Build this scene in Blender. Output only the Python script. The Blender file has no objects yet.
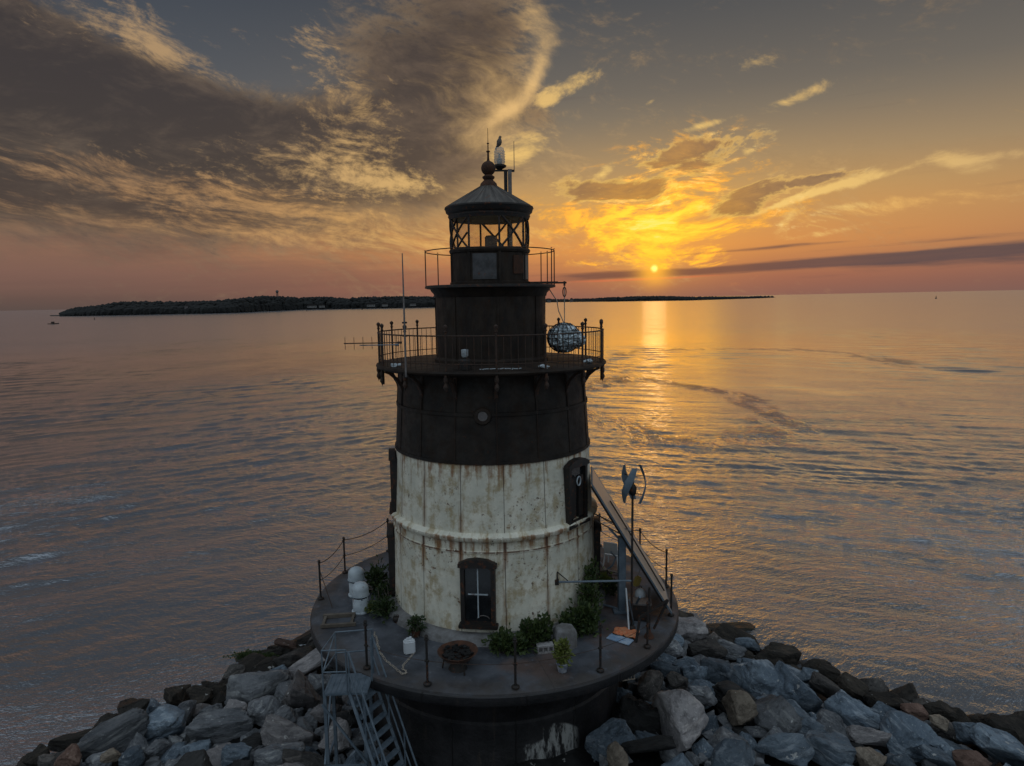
import bpy, bmesh, math, random
import numpy as np
from mathutils import Vector, Matrix, noise as mnoise
R = math.radians
PI = math.pi
sc = bpy.context.scene
col = sc.collection

# ------------------------------------------------------------------ camera
CAM = Vector((0.0, -19.0, 13.4))
F = 683.0
YAW, PITCH, ROLL = R(1.76), R(-6.91), R(1.17)
fwd = Vector((math.sin(YAW)*math.cos(PITCH), math.cos(YAW)*math.cos(PITCH), math.sin(PITCH)))
rt0 = Vector((math.cos(YAW), -math.sin(YAW), 0))
up0 = rt0.cross(fwd)
rt = rt0*math.cos(ROLL) - up0*math.sin(ROLL)
up = up0*math.cos(ROLL) + rt0*math.sin(ROLL)
cd = bpy.data.cameras.new('camera')
cam = bpy.data.objects.new('camera', cd); col.objects.link(cam)
M3 = Matrix((rt, up, -fwd)).transposed()
cam.matrix_world = Matrix.Translation(CAM) @ M3.to_4x4()
cd.sensor_width = 36; cd.lens = 36*F/1024; cd.clip_start = 0.1; cd.clip_end = 60000
sc.camera = cam

def ray(px, py):
    return (fwd*F + rt*(px-512) - up*(py-383)).normalized()
def proj(p):
    d = Vector(p) - CAM
    z = d.dot(fwd)
    return (512 + F*d.dot(rt)/z, 383 - F*d.dot(up)/z, z)
def azel(px, py):
    d = ray(px, py)
    return math.degrees(math.atan2(d.x, d.y)), math.degrees(math.asin(d.z))
def srgb(r, g, b):
    f = lambda c: (c/255/12.92) if c/255 <= .04045 else ((c/255+.055)/1.055)**2.4
    return (f(r), f(g), f(b))

# ------------------------------------------------------------------ colour management
sc.view_settings.view_transform = 'Standard'
sc.view_settings.look = 'None'
sc.view_settings.exposure = 0.16
sc.view_settings.gamma = 1.0
sc.view_settings.use_curve_mapping = False
sc.cycles.max_bounces = 6
sc.cycles.transparent_max_bounces = 12
sc.cycles.use_denoising = True
sc.cycles.sample_clamp_indirect = 3.0
sc.cycles.caustics_reflective = False
sc.cycles.caustics_refractive = False

# ------------------------------------------------------------------ node mini language
class NT:
    def __init__(s, tree): s.t = tree
    def node(s, typ, **kw):
        n = s.t.nodes.new(typ)
        for k, v in kw.items(): setattr(n, k, v)
        return n
    def link(s, val, sock):
        if isinstance(val, E): s.t.links.new(val.s, sock)
        elif isinstance(val, (int, float)): sock.default_value = val
        else:
            v = tuple(val)
            try: sock.default_value = v
            except Exception: sock.default_value = v[:3] if len(v) == 4 else (*v, 1)
    def math(s, op, a, b=None, c=None, clamp=False):
        n = s.node('ShaderNodeMath', operation=op, use_clamp=clamp)
        s.link(a, n.inputs[0])
        if b is not None: s.link(b, n.inputs[1])
        if c is not None: s.link(c, n.inputs[2])
        return E(s, n.outputs[0])
    def sstep(s, x, a, b, smooth=True, lo=0.0, hi=1.0):
        n = s.node('ShaderNodeMapRange', interpolation_type='SMOOTHSTEP' if smooth else 'LINEAR', clamp=True)
        s.link(x, n.inputs[0]); s.link(a, n.inputs[1]); s.link(b, n.inputs[2]); s.link(lo, n.inputs[3]); s.link(hi, n.inputs[4])
        return E(s, n.outputs[0])
    def mix(s, f, a, b, blend='MIX'):
        n = s.node('ShaderNodeMix', data_type='RGBA', blend_type=blend)
        n.clamp_factor = True
        s.link(f, n.inputs[0])
        s.link(a if isinstance(a, E) else (*a, 1), n.inputs[6]); s.link(b if isinstance(b, E) else (*b, 1), n.inputs[7])
        return E(s, n.outputs[2])
    def noise(s, vec, scale, detail=4, rough=.55, dist=0.0, lac=2.0, color=False):
        n = s.node('ShaderNodeTexNoise')
        s.link(vec, n.inputs['Vector']); s.link(scale, n.inputs['Scale']); s.link(detail, n.inputs['Detail'])
        s.link(rough, n.inputs['Roughness']); s.link(dist, n.inputs['Distortion']); s.link(lac, n.inputs['Lacunarity'])
        return E(s, n.outputs[1 if color else 0])
    def voro(s, vec, scale, feature='F1', out=0, rnd=1.0):
        n = s.node('ShaderNodeTexVoronoi', feature=feature)
        s.link(vec, n.inputs['Vector']); s.link(scale, n.inputs['Scale']); s.link(rnd, n.inputs['Randomness'])
        return E(s, n.outputs[out])
    def comb(s, x, y, z):
        n = s.node('ShaderNodeCombineXYZ'); s.link(x, n.inputs[0]); s.link(y, n.inputs[1]); s.link(z, n.inputs[2])
        return E(s, n.outputs[0])
    def sep(s, v):
        n = s.node('ShaderNodeSeparateXYZ'); s.link(v, n.inputs[0])
        return [E(s, n.outputs[i]) for i in range(3)]
    def vadd(s, a, b):
        n = s.node('ShaderNodeVectorMath', operation='ADD'); s.link(a, n.inputs[0]); s.link(b, n.inputs[1]); return E(s, n.outputs[0])
    def vscale(s, a, f):
        n = s.node('ShaderNodeVectorMath', operation='SCALE'); s.link(a, n.inputs[0]); s.link(f, n.inputs['Scale']); return E(s, n.outputs[0])
    def ramp(s, f, stops, interp='LINEAR'):
        n = s.node('ShaderNodeValToRGB'); s.link(f, n.inputs[0]); cr = n.color_ramp; cr.interpolation = interp
        while len(cr.elements) > 1: cr.elements.remove(cr.elements[-1])
        cr.elements[0].position = stops[0][0]; cr.elements[0].color = (*stops[0][1], 1)
        for p, c in stops[1:]:
            e = cr.elements.new(p); e.color = (*c, 1)
        return E(s, n.outputs[0])
    def bump(s, h, strength=1.0, dist=1.0, normal=None):
        n = s.node('ShaderNodeBump'); s.link(strength, n.inputs['Strength']); s.link(dist, n.inputs['Distance']); s.link(h, n.inputs['Height'])
        if normal is not None: s.link(normal, n.inputs['Normal'])
        return E(s, n.outputs[0])
class E:
    def __init__(s, nt, sock): s.n = nt; s.s = sock
    def __add__(a, b): return a.n.math('ADD', a, b)
    __radd__ = __add__
    def __mul__(a, b): return a.n.math('MULTIPLY', a, b)
    __rmul__ = __mul__
    def __sub__(a, b): return a.n.math('SUBTRACT', a, b)
    def __rsub__(a, b): return a.n.math('SUBTRACT', b, a)
    def __truediv__(a, b): return a.n.math('DIVIDE', a, b)
    def __pow__(a, b): return a.n.math('POWER', a, b)

# ------------------------------------------------------------------ the sky
SUN_AZ, SUN_EL = azel(654.5, 268.5)
world = bpy.data.worlds.new('World'); sc.world = world; world.use_nodes = True
wt = world.node_tree; wt.nodes.clear(); W = NT(wt)
geo = W.node('ShaderNodeTexCoord')
D = E(W, geo.outputs['Generated'])
dx, dy, dz = W.sep(D)
DEG = 180/PI
az = W.math('ARCTAN2', dx, dy)*DEG
el = W.math('ARCSINE', dz)*DEG
def blob(px, py, rx, ry, ang=0.0, w=1.0, az_=None, el_=None):
    """A soft elliptical patch of the sky, centred on a compass direction; rx, ry in picture pixels, ang counter-clockwise."""
    a0, e0 = azel(px, py)
    k = .0815
    ca, sa = math.cos(R(ang)), math.sin(R(ang))
    A = (az_ or az) - a0; B = (el_ or el) - e0
    u = (A*ca + B*sa)*(1/(rx*k)); v = (B*ca - A*sa)*(1/(ry*k))
    q = u*u + v*v
    return W.math('EXPONENT', q*-1.0)*w
def total(l):
    r = l[0]
    for x in l[1:]: r = r + x
    return r
# warp the compass coordinates a little so that no cloud has a smooth outline
wv = W.noise(W.comb(az*.075, el*.15, 3.1), 1.0, 2, .5, color=True)
w1, w2, w3 = W.sep(wv)
azw = az + (w1 - .5)*8.5
elw = el + (w2 - .5)*4.2
# clear sky
def grad(stops): return W.ramp(el*(1/40.0), [(max(0.0, e)/40.0, srgb(*c)) for e, c in stops])
right = grad([(0, (112, 87, 81)), (.8, (116, 87, 80)), (2.2, (132, 96, 82)), (4.5, (158, 118, 86)), (6.4, (164, 128, 90)), (10.4, (138, 122, 100)), (15.6, (102, 97, 91)), (22.4, (76, 77, 79)), (40, (66, 70, 76))])
left = grad([(0, (84, 72, 68)), (.8, (94, 76, 70)), (2.5, (128, 96, 84)), (4.5, (144, 109, 88)), (6.4, (158, 126, 96)), (10.4, (120, 110, 96)), (15.6, (80, 84, 90)), (22.4, (62, 68, 77)), (40, (66, 70, 76))])
clear = W.mix(W.sstep(az, -28.0, 14.0), left, right)
warm = blob(640, 250, 330, 130, 0, .80)
clear0 = clear
clear = W.mix(warm, clear, grad([(0, srgb and (146, 96, 78)), (1.5, (172, 106, 74)), (4, (222, 146, 72)), (8, (208, 158, 86)), (14, (140, 122, 96)), (22, (76, 74, 72)), (40, (66, 70, 76))]))
# distance from the sun
a0 = az - SUN_AZ; e0 = el - SUN_EL
r2 = a0*a0 + e0*e0*1.3
near = W.math('EXPONENT', r2*(-1/90.0))
mid = W.math('EXPONENT', r2*(-1/420.0))
far_ = W.math('EXPONENT', r2*(-1/1500.0))
glow = blob(654, 246, 66, 36, 0, .50)
clear = W.mix(glow, clear, (.92, .40, .06))
# --- cloud noise helper: stretched and rotated fractal noise on the compass coordinates, about -1 .. 1
def fb(sx, sy, det, seed, A=None, B=None, rough=.6, rot=0.0, gain=3.6):
    A = A or azw; B = B or elw
    ca, sa = math.cos(R(rot)), math.sin(R(rot))
    return (W.noise(W.comb((A*ca + B*sa)*sx, (B*ca - A*sa)*sy, seed), 1.0, det, rough) - .5)*gain
mott = fb(.70, 1.5, 5, 31.0, rough=.70, rot=-16)          # small broken flecks
strk = fb(.15, 1.15, 6, 33.0, rough=.70, rot=-9)          # long thin streaks
puff = fb(.26, .62, 7, 35.0, rough=.64, rot=12)
# --- layer 1: the big grey-brown cloud banks
n1 = fb(.075, .22, 8, 1.7, rot=-12, rough=.66)
bank = total([
    blob(10, 85, 240, 80, -12, .95), blob(180, 122, 210, 50, -14, .80), blob(310, 150, 130, 36, -12, .62), blob(385, 172, 60, 18, -4, .35),
    blob(415, 50, 96, 80, 0, .80), blob(470, 100, 66, 62, 30, .70), blob(380, 125, 100, 40, 0, .3), blob(500, 15, 50, 34, 20, .35),
    blob(-150, 90, 200, 120, 0, .6), blob(40, 205, 200, 26, -8, .42), blob(240, 215, 200, 24, -8, .38),
    blob(245, 36, 74, 56, 0, -.75), blob(556, 60, 22, 50, 20, -.5), blob(110, 25, 70, 22, -20, -.30),
])
d1 = bank*.86 + n1*.52 + mott*.20 + puff*.18 + strk*.05
a1 = W.sstep(d1, -.02, .85)
thick1 = W.sstep(d1 + mott*.12, .28, .98)
core1 = W.mix(mid, srgb(60, 54, 53), srgb(98, 80, 65))
core1 = W.mix(W.sstep(n1*.6 + puff*.55 + strk*.2 - d1*.25, -.55, .60)*.75, core1, W.mix(mid, srgb(108, 93, 80), srgb(156, 124, 90)))
rim1 = W.mix(mid, W.mix(far_, srgb(116, 102, 88), srgb(164, 134, 96)), srgb(214, 172, 112))
lit1 = (1.0 - thick1)*W.sstep(mott + puff*.5, -.7, .8)*.9
c1 = W.mix(lit1, core1, rim1)
sky = W.mix(a1*.92, clear, c1)
# the bright lower-right rim of the middle bank, feathered along the wind
fea = fb(.42, .20, 6, 41.0, rough=.66, rot=48)
cres = blob(541, 62, 18, 9, 66, .42) + blob(530, 88, 17, 8, 52, .5) + blob(508, 111, 22, 7, 26, .55) + blob(500, 100, 46, 30, 50, .36) + blob(480, 140, 40, 14, 10, .30) + blob(500, 158, 24, 10, 60, .22) + blob(536, 20, 16, 30, 30, .40) + blob(465, 70, 70, 46, 40, .26)
sky = W.mix(W.sstep(cres + fea*.26 + mott*.12 + n1*.10, .12, 1.10)*W.sstep(cres, .03, .2)*.80, sky, srgb(234, 190, 124))
# --- layer 2a: flecked gilded edge below and to the right of the banks
m2 = total([
    blob(320, 170, 150, 22, -10, .45), blob(355, 120, 70, 60, -40, .52), blob(210, 178, 140, 14, -12, .36), blob(400, 182, 40, 9, 0, .40),
    blob(150, 42, 34, 16, -30, .40), blob(100, 20, 120, 26, 0, .42), blob(195, 66, 56, 9, -14, .36), blob(312, 38, 20, 24, 40, .34), blob(40, 165, 60, 10, -12, .40),
])
g2 = W.sstep(m2 + mott*.42 + strk*.14, .34, 1.0)*W.sstep(m2, .04, .22)
tint2 = W.mix(mid, W.mix(far_, srgb(146, 124, 100), srgb(212, 168, 108)), srgb(244, 200, 120))
sky = W.mix(g2*.85, sky, tint2)
# --- layer 2b: long thin streaks lower down
m2b = total([
    blob(290, 205, 220, 20, -8, .42), blob(150, 192, 170, 18, -8, .34), blob(380, 240, 130, 14, -5, .34), blob(230, 236, 160, 9, -5, .30), blob(90, 215, 140, 10, -6, .26), blob(520, 235, 60, 24, 0, .30),
    blob(940, 200, 130, 12, 5, .22), blob(880, 206, 90, 7, 4, .34),
])
g2b = W.sstep(m2b + strk*.42 + mott*.36, .22, 1.0)*W.sstep(m2b, .03, .2)
sky = W.mix(g2b*.8, sky, W.mix(mid, W.mix(far_, srgb(140, 112, 88), srgb(212, 158, 98)), srgb(246, 194, 100)))
# --- layer 2c: single wisps
m2c = total([
    blob(558, 92, 24, 10, 24, .72), blob(584, 80, 20, 8, 24, .58), blob(545, 100, 10, 12, 60, .42), blob(525, 148, 36, 14, 8, .62), blob(505, 162, 30, 14, 0, .36),
    blob(750, 64, 36, 9, 6, .40), blob(812, 91, 34, 7, 16, .55), blob(650, 102, 12, 3, 30, .5),
    blob(955, 162, 24, 8, -16, .60), blob(990, 158, 40, 5, 4, .48), blob(975, 172, 50, 5, 6, .36),
    blob(876, 177, 40, 4, 13, .80), blob(828, 188, 44, 3.5, 17, .85), blob(780, 204, 34, 3.5, 22, .7), blob(705, 125, 34, 4, 10, .60), blob(860, 206, 44, 4, 2, .45), blob(790, 218, 20, 9, 50, .58), blob(840, 230, 50, 4, 8, .4), blob(604, 173, 14, 7, 35, .85), blob(576, 182, 10, 7, 40, .7),
    blob(445, 195, 30, 20, 0, .3), blob(1010, 196, 20, 6, 0, .35), blob(748, 152, 8, 5, 0, .7),
])
g2c = W.sstep(m2c + puff*.42 + mott*.24, .26, .95)*W.sstep(m2c, .05, .25)
sky = W.mix(g2c*.85, sky, W.mix(mid, W.mix(far_, srgb(146, 126, 104), srgb(204, 166, 114)), srgb(248, 204, 112)))
# --- layer 3: thin glowing cloud in a fan above the sun
fan = total([blob(652, 238, 64, 26, 0, .62), blob(606, 224, 60, 15, -12, .45), blob(560, 214, 40, 11, -14, .42), blob(700, 212, 50, 22, 26, .40), blob(655, 196, 64, 30, 0, .58), blob(730, 226, 80, 9, 6, .34), blob(655, 258, 60, 8, 0, .42), blob(695, 158, 60, 30, 0, .42), blob(575, 232, 70, 5, -6, .30), blob(600, 250, 60, 5, -4, .26), blob(760, 215, 60, 8, 12, .30)])
vein = fb(.42, 1.35, 7, 12.3, rot=2, rough=.68)
g4 = W.sstep(fan*.85 + vein*.80 + mott*.22 + puff*.18, .16, .86)*W.sstep(fan, .03, .2)
ray_ = W.mix(near, srgb(216, 156, 76), W.mix(near*near, srgb(252, 176, 44), (1.25, .60, .03)))
sky = W.mix(g4*.88, sky, ray_)
# brown bellies with gilt edges
n3 = fb(.15, .46, 8, 7.7, rot=10, rough=.66)
m3 = total([
    blob(700, 148, 46, 9, 8, .85), blob(742, 140, 26, 8, 4, .5), blob(705, 168, 40, 14, 14, .62), blob(665, 165, 30, 8, -6, .3), blob(600, 190, 42, 11, -4, .85), blob(576, 186, 20, 10, 0, .3), blob(640, 186, 26, 10, 0, .45),
    blob(756, 198, 44, 13, 14, .90), blob(735, 212, 40, 9, 10, .5), blob(812, 180, 44, 4, 7, .75), blob(812, 222, 34, 9, 0, .42), blob(668, 200, 28, 9, 30, .4),
    blob(655, 232, 50, 12, 0, .30),
])
d3 = m3*.84 + n3*.62 + puff*.40 + vein*.24
a3 = W.sstep(d3, .30, .62)*W.sstep(m3, .05, .3)
belly = W.sstep(d3 + puff*.10, .30, .78)
edge3 = W.mix(near, srgb(232, 184, 106), srgb(255, 212, 90))
c3 = W.mix(belly, edge3, W.mix(W.sstep(n3*.5+vein*.5, -.6, .7), W.mix(near, srgb(120, 97, 80), srgb(164, 112, 52)), W.mix(near, srgb(150, 120, 88), srgb(206, 144, 54))))
sky = W.mix(a3*.90, sky, c3)
# the hottest filaments
g5 = W.sstep(vein*1.05 + fan*.80 + puff*.30 - belly*a3*.45, .45, 1.15)*blob(658, 218, 80, 46, 0, 1.0)
sky = W.mix(g5*.95, sky, (2.2, .74, .05))
hl3 = W.sstep(m3, .08, .3)*W.sstep(d3 + vein*.1, .12, .34)*W.sstep(d3, .34, .56, lo=1.0, hi=0.0)*W.sstep(puff*.6 + vein*.7, -.05, .75)*mid
sky = W.mix(hl3*.9, sky, W.mix(near, srgb(255, 226, 150), (1.1, .85, .34)))
# --- low slate bands and purple veils
elv = elw*.08 + el*.92
n6 = fb(.09, 1.6, 5, 21.0, A=az, B=elv, rot=2, gain=1.0) + .5
m6 = total([blob(820, 262, 230, 4.2, 2.4, .95, el_=elv), blob(610, 273, 70, 3.2, 1, .62, el_=elv), blob(980, 253, 150, 3.6, 2.6, .8, el_=elv), blob(770, 248, 80, 2.0, 2, .60, el_=elv), blob(1120, 254, 160, 6, 1, .7, el_=elv), blob(940, 240, 60, 2, 2, .4, el_=elv)])
g6 = W.sstep(m6 + (n6 - .5)*1.2 + strk*.10, .12, .85)
sky = W.mix(g6*(.62 + n6*.45), sky, W.mix(near, srgb(82, 70, 72), srgb(118, 78, 62)))
m7 = total([blob(120, 262, 330, 22, -1, .75, el_=elv), blob(330, 282, 300, 12, 0, .5, el_=elv), blob(-120, 240, 200, 40, 0, .5, el_=elv)])
g7 = W.sstep(m7 + (n6 - .5)*1.1, .2, 1.0)
sky = W.mix(g7*.45, sky, W.mix(mid, srgb(98, 76, 70), srgb(150, 96, 72)))
sky = W.mix(W.sstep(blob(640, 279, 110, 2.4, 1, 1.0, el_=elv) + (n6-.5)*.9, .5, 1.0)*.5, sky, srgb(232, 108, 66))
# --- the sun's disc, half sunk in the band
rs = W.math('SQRT', a0*a0 + e0*e0)
sun_w = rs + vein*.12
sky = W.mix(W.math('EXPONENT', sun_w*sun_w*(-1/1.6))*.8, sky, (1.15, .52, .04))
sky = W.mix(W.sstep(sun_w, -.02, .42, lo=1.0, hi=0.0), sky, (2.2, 1.3, .28))
# --- sky behind and overhead: bright blue added to Sky Texture, lighting tower and rocks
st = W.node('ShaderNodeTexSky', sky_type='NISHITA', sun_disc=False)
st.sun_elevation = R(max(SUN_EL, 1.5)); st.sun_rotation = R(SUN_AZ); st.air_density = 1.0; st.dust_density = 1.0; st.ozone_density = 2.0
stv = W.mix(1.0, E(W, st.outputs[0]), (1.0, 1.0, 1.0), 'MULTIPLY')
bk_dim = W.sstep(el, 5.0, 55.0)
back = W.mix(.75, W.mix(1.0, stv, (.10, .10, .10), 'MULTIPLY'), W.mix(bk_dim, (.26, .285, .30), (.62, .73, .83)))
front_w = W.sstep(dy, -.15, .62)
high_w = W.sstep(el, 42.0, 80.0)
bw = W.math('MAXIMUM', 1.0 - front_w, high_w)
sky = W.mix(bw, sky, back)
below = W.sstep(el, -2.0, -.3)
sky = W.mix(below, srgb(70, 62, 58), sky)
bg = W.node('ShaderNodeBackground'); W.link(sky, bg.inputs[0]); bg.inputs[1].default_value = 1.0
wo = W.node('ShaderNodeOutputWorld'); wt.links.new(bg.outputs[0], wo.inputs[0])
world.cycles.sampling_method = 'MANUAL'; world.cycles.sample_map_resolution = 1024

# ------------------------------------------------------------------ the sun
sl = bpy.data.lights.new('sun', 'SUN'); sl.energy = 0.002; sl.angle = R(2.0); sl.color = (1.0, .55, .24)
so = bpy.data.objects.new('sun', sl); col.objects.link(so)
sdir = Vector((math.sin(R(SUN_AZ))*math.cos(R(SUN_EL)), math.cos(R(SUN_AZ))*math.cos(R(SUN_EL)), math.sin(R(SUN_EL))))
so.rotation_euler = sdir.to_track_quat('Z', 'Y').to_euler()
so.location = (0, 30, 40)

# ================================================================== helpers for building
def material(name):
    m = bpy.data.materials.new(name); m.use_nodes = True
    t = m.node_tree; t.nodes.clear(); n = NT(t)
    out = n.node('ShaderNodeOutputMaterial')
    return m, n, out
def principled(n, out, color, rough=.6, metal=0.0, spec=.5, normal=None, **kw):
    b = n.node('ShaderNodeBsdfPrincipled')
    n.link(color if isinstance(color, E) else (*color, 1), b.inputs['Base Color'])
    n.link(rough, b.inputs['Roughness']); n.link(metal, b.inputs['Metallic']); n.link(spec, b.inputs['Specular IOR Level'])
    if normal is not None: n.link(normal, b.inputs['Normal'])
    for k, v in kw.items(): n.link(v, b.inputs[k])
    n.t.links.new(b.outputs[0], out.inputs[0])
    return b
def objco(n): return E(n, n.node('ShaderNodeTexCoord').outputs['Object'])
def simple(name, c1, c2, scale=3.0, rough=.6, metal=0.0, bump=.01, bscale=12.0, spec=.5, rust=0.0, rustcol=(.11, .035, .012)):
    m, n, out = material(name)
    co = objco(n)
    rnd = n.node('ShaderNodeObjectInfo'); r = E(n, rnd.outputs['Random'])
    co2 = n.vadd(co, n.comb(r*17.0, r*5.0, 0.0))
    f = n.sstep(n.noise(co2, scale, 6, .65), .32, .68)
    c = n.mix(f, c1, c2)
    if rust:
        rf = n.sstep(n.noise(co2, scale*1.7, 7, .7), .62-rust*.25, .70-rust*.2)
        c = n.mix(rf*.85, c, rustcol)
    nb = n.bump(n.noise(co2, bscale, 5, .6), .6, bump)
    principled(n, out, c, rough, metal, spec, nb)
    return m

class MB:
    """Collects shapes into one mesh object."""
    def __init__(s): s.bm = bmesh.new()
    def box(s, c, size, rot=None, bevel=0.0):
        r = bmesh.ops.create_cube(s.bm, size=1.0)
        M = Matrix.Translation(Vector(c)) @ (rot.to_4x4() if rot else Matrix.Identity(4)) @ Matrix.Diagonal((*size, 1))
        bmesh.ops.transform(s.bm, matrix=M, verts=r['verts'])
        if bevel:
            es = {e for v in r['verts'] for e in v.link_edges}
            bmesh.ops.bevel(s.bm, geom=list(es), offset=bevel, segments=2, affect='EDGES')
        return s
    def bar(s, a, b, w, h):
        a, b = Vector(a), Vector(b); d = b-a
        q = d.to_track_quat('Z', 'Y').to_matrix()
        return s.box((a+b)/2, (w, h, d.length), q)
    def tube(s, pts, r, n=8, closed=False, caps=True):
        pts = [Vector(p) for p in pts]; k = len(pts)
        rs = r if isinstance(r, (list, tuple)) else [r]*k
        rings = []; u = None
        for i, p in enumerate(pts):
            if closed: t = (pts[(i+1) % k]-pts[i-1])
            else: t = pts[min(i+1, k-1)]-pts[max(i-1, 0)]
            t.normalize()
            if u is None: u = t.orthogonal().normalized()
            u = (u - t*u.dot(t)).normalized(); v = t.cross(u)
            rings.append([s.bm.verts.new(p + (u*math.cos(2*PI*j/n) + v*math.sin(2*PI*j/n))*rs[i]) for j in range(n)])
        for i in range(k if closed else k-1):
            A, B = rings[i], rings[(i+1) % k]
            for j in range(n): s.bm.faces.new((A[j], A[(j+1) % n], B[(j+1) % n], B[j]))
        if not closed and caps:
            s.bm.faces.new(rings[0][::-1]); s.bm.faces.new(rings[-1])
        return s
    def lathe(s, prof, n=96, c=(0, 0, 0), cap=False):
        c = Vector(c); rings = []
        for r, z in prof:
            if r < 1e-5: rings.append([s.bm.verts.new(c+Vector((0, 0, z)))])
            else: rings.append([s.bm.verts.new(c+Vector((r*math.sin(2*PI*j/n), -r*math.cos(2*PI*j/n), z))) for j in range(n)])
        for A, B in zip(rings, rings[1:]):
            for j in range(n):
                q = [A[j % len(A)], A[(j+1) % n % len(A)], B[(j+1) % n % len(B)], B[j % len(B)]]
                u = []
                for v in q:
                    if v not in u: u.append(v)
                if len(u) > 2: s.bm.faces.new(u)
        if cap:
            for rg in (rings[0], rings[-1]):
                if len(rg) > 2: s.bm.faces.new(rg)
        return s
    def ball(s, c, r, sub=3, sc_=(1, 1, 1)):
        q = bmesh.ops.create_icosphere(s.bm, subdivisions=sub, radius=r)
        bmesh.ops.transform(s.bm, matrix=Matrix.Translation(Vector(c)) @ Matrix.Diagonal((*sc_, 1)), verts=q['verts'])
        return s
    def prism(s, outline, depth, M):
        """outline: 2D points (x, z); extruded along +y by depth, then moved by M"""
        a = [s.bm.verts.new(M @ Vector((x, 0, z))) for x, z in outline]
        b = [s.bm.verts.new(M @ Vector((x, depth, z))) for x, z in outline]
        k = len(a)
        s.bm.faces.new(a[::-1]); s.bm.faces.new(b)
        for i in range(k): s.bm.faces.new((a[i], a[(i+1) % k], b[(i+1) % k], b[i]))
        return s
    def frame(s, outer, inner, depth, M):
        k = len(outer)
        A = [[s.bm.verts.new(M @ Vector((x, y, z))) for x, z in ol] for ol in (outer, inner) for y in (0, depth)]
        o0, o1, i0, i1 = A
        for i in range(k):
            j = (i+1) % k
            for q in ((o0[i], o0[j], o1[j], o1[i]), (i0[j], i0[i], i1[i], i1[j]), (o1[i], o1[j], i1[j], i1[i]), (o0[j], o0[i], i0[i], i0[j])):
                s.bm.faces.new(q)
        return s
    def build(s, name, m, parent=None, smooth=40, T=None):
        bmesh.ops.recalc_face_normals(s.bm, faces=s.bm.faces)
        me = bpy.data.meshes.new(name); s.bm.to_mesh(me); s.bm.free()
        me.materials.append(m)
        if smooth:
            me.shade_smooth(); me.set_sharp_from_angle(angle=R(smooth))
        o = bpy.data.objects.new(name, me); col.objects.link(o)
        if T is not None: o.matrix_world = T
        if parent is not None: o.parent = parent
        return o
def tag(o, label, cat, group=None, kind=None):
    if label: o['label'] = label
    if cat: o['category'] = cat
    if group: o['group'] = group
    if kind: o['kind'] = kind
    return o
def structure(o): o['kind'] = 'structure'; return o
# everything on the lighthouse is laid out in the lighthouse's own frame: the whole tower leans a little
TILT = Matrix.Translation((0, 0, 5.0)) @ Matrix.Translation((-.02, 0, 0)) @ Matrix.Rotation(R(.40), 4, 'Y')
TI = TILT.inverted()
def thing(name, label, cat, loc=(0, 0, 0), rotz=0, group=None, world_=False, rot=None):
    o = bpy.data.objects.new(name, None); col.objects.link(o); o.empty_display_size = .3
    M = Matrix.Translation(Vector(loc)) @ (rot.to_4x4() if rot else Matrix.Rotation(rotz, 4, 'Z'))
    o.matrix_world = M if world_ else TILT @ M
    return tag(o, label, cat, group)
def dup(o, parent=None):
    c = o.copy(); col.objects.link(c)
    if parent is not None: c.parent = parent
    return c
def deckpt(px, py, z=0.0):
    """the point of the lighthouse frame at height z seen in direction (px, py)"""
    d = TI.to_3x3() @ ray(px, py); c = TI @ CAM
    t = (z - c.z)/d.z
    return c + d*t
def ground(px, py, z=0.0):
    d = ray(px, py); t = (z - CAM.z)/d.z
    return CAM + d*t

# ================================================================== materials
M = {}
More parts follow.
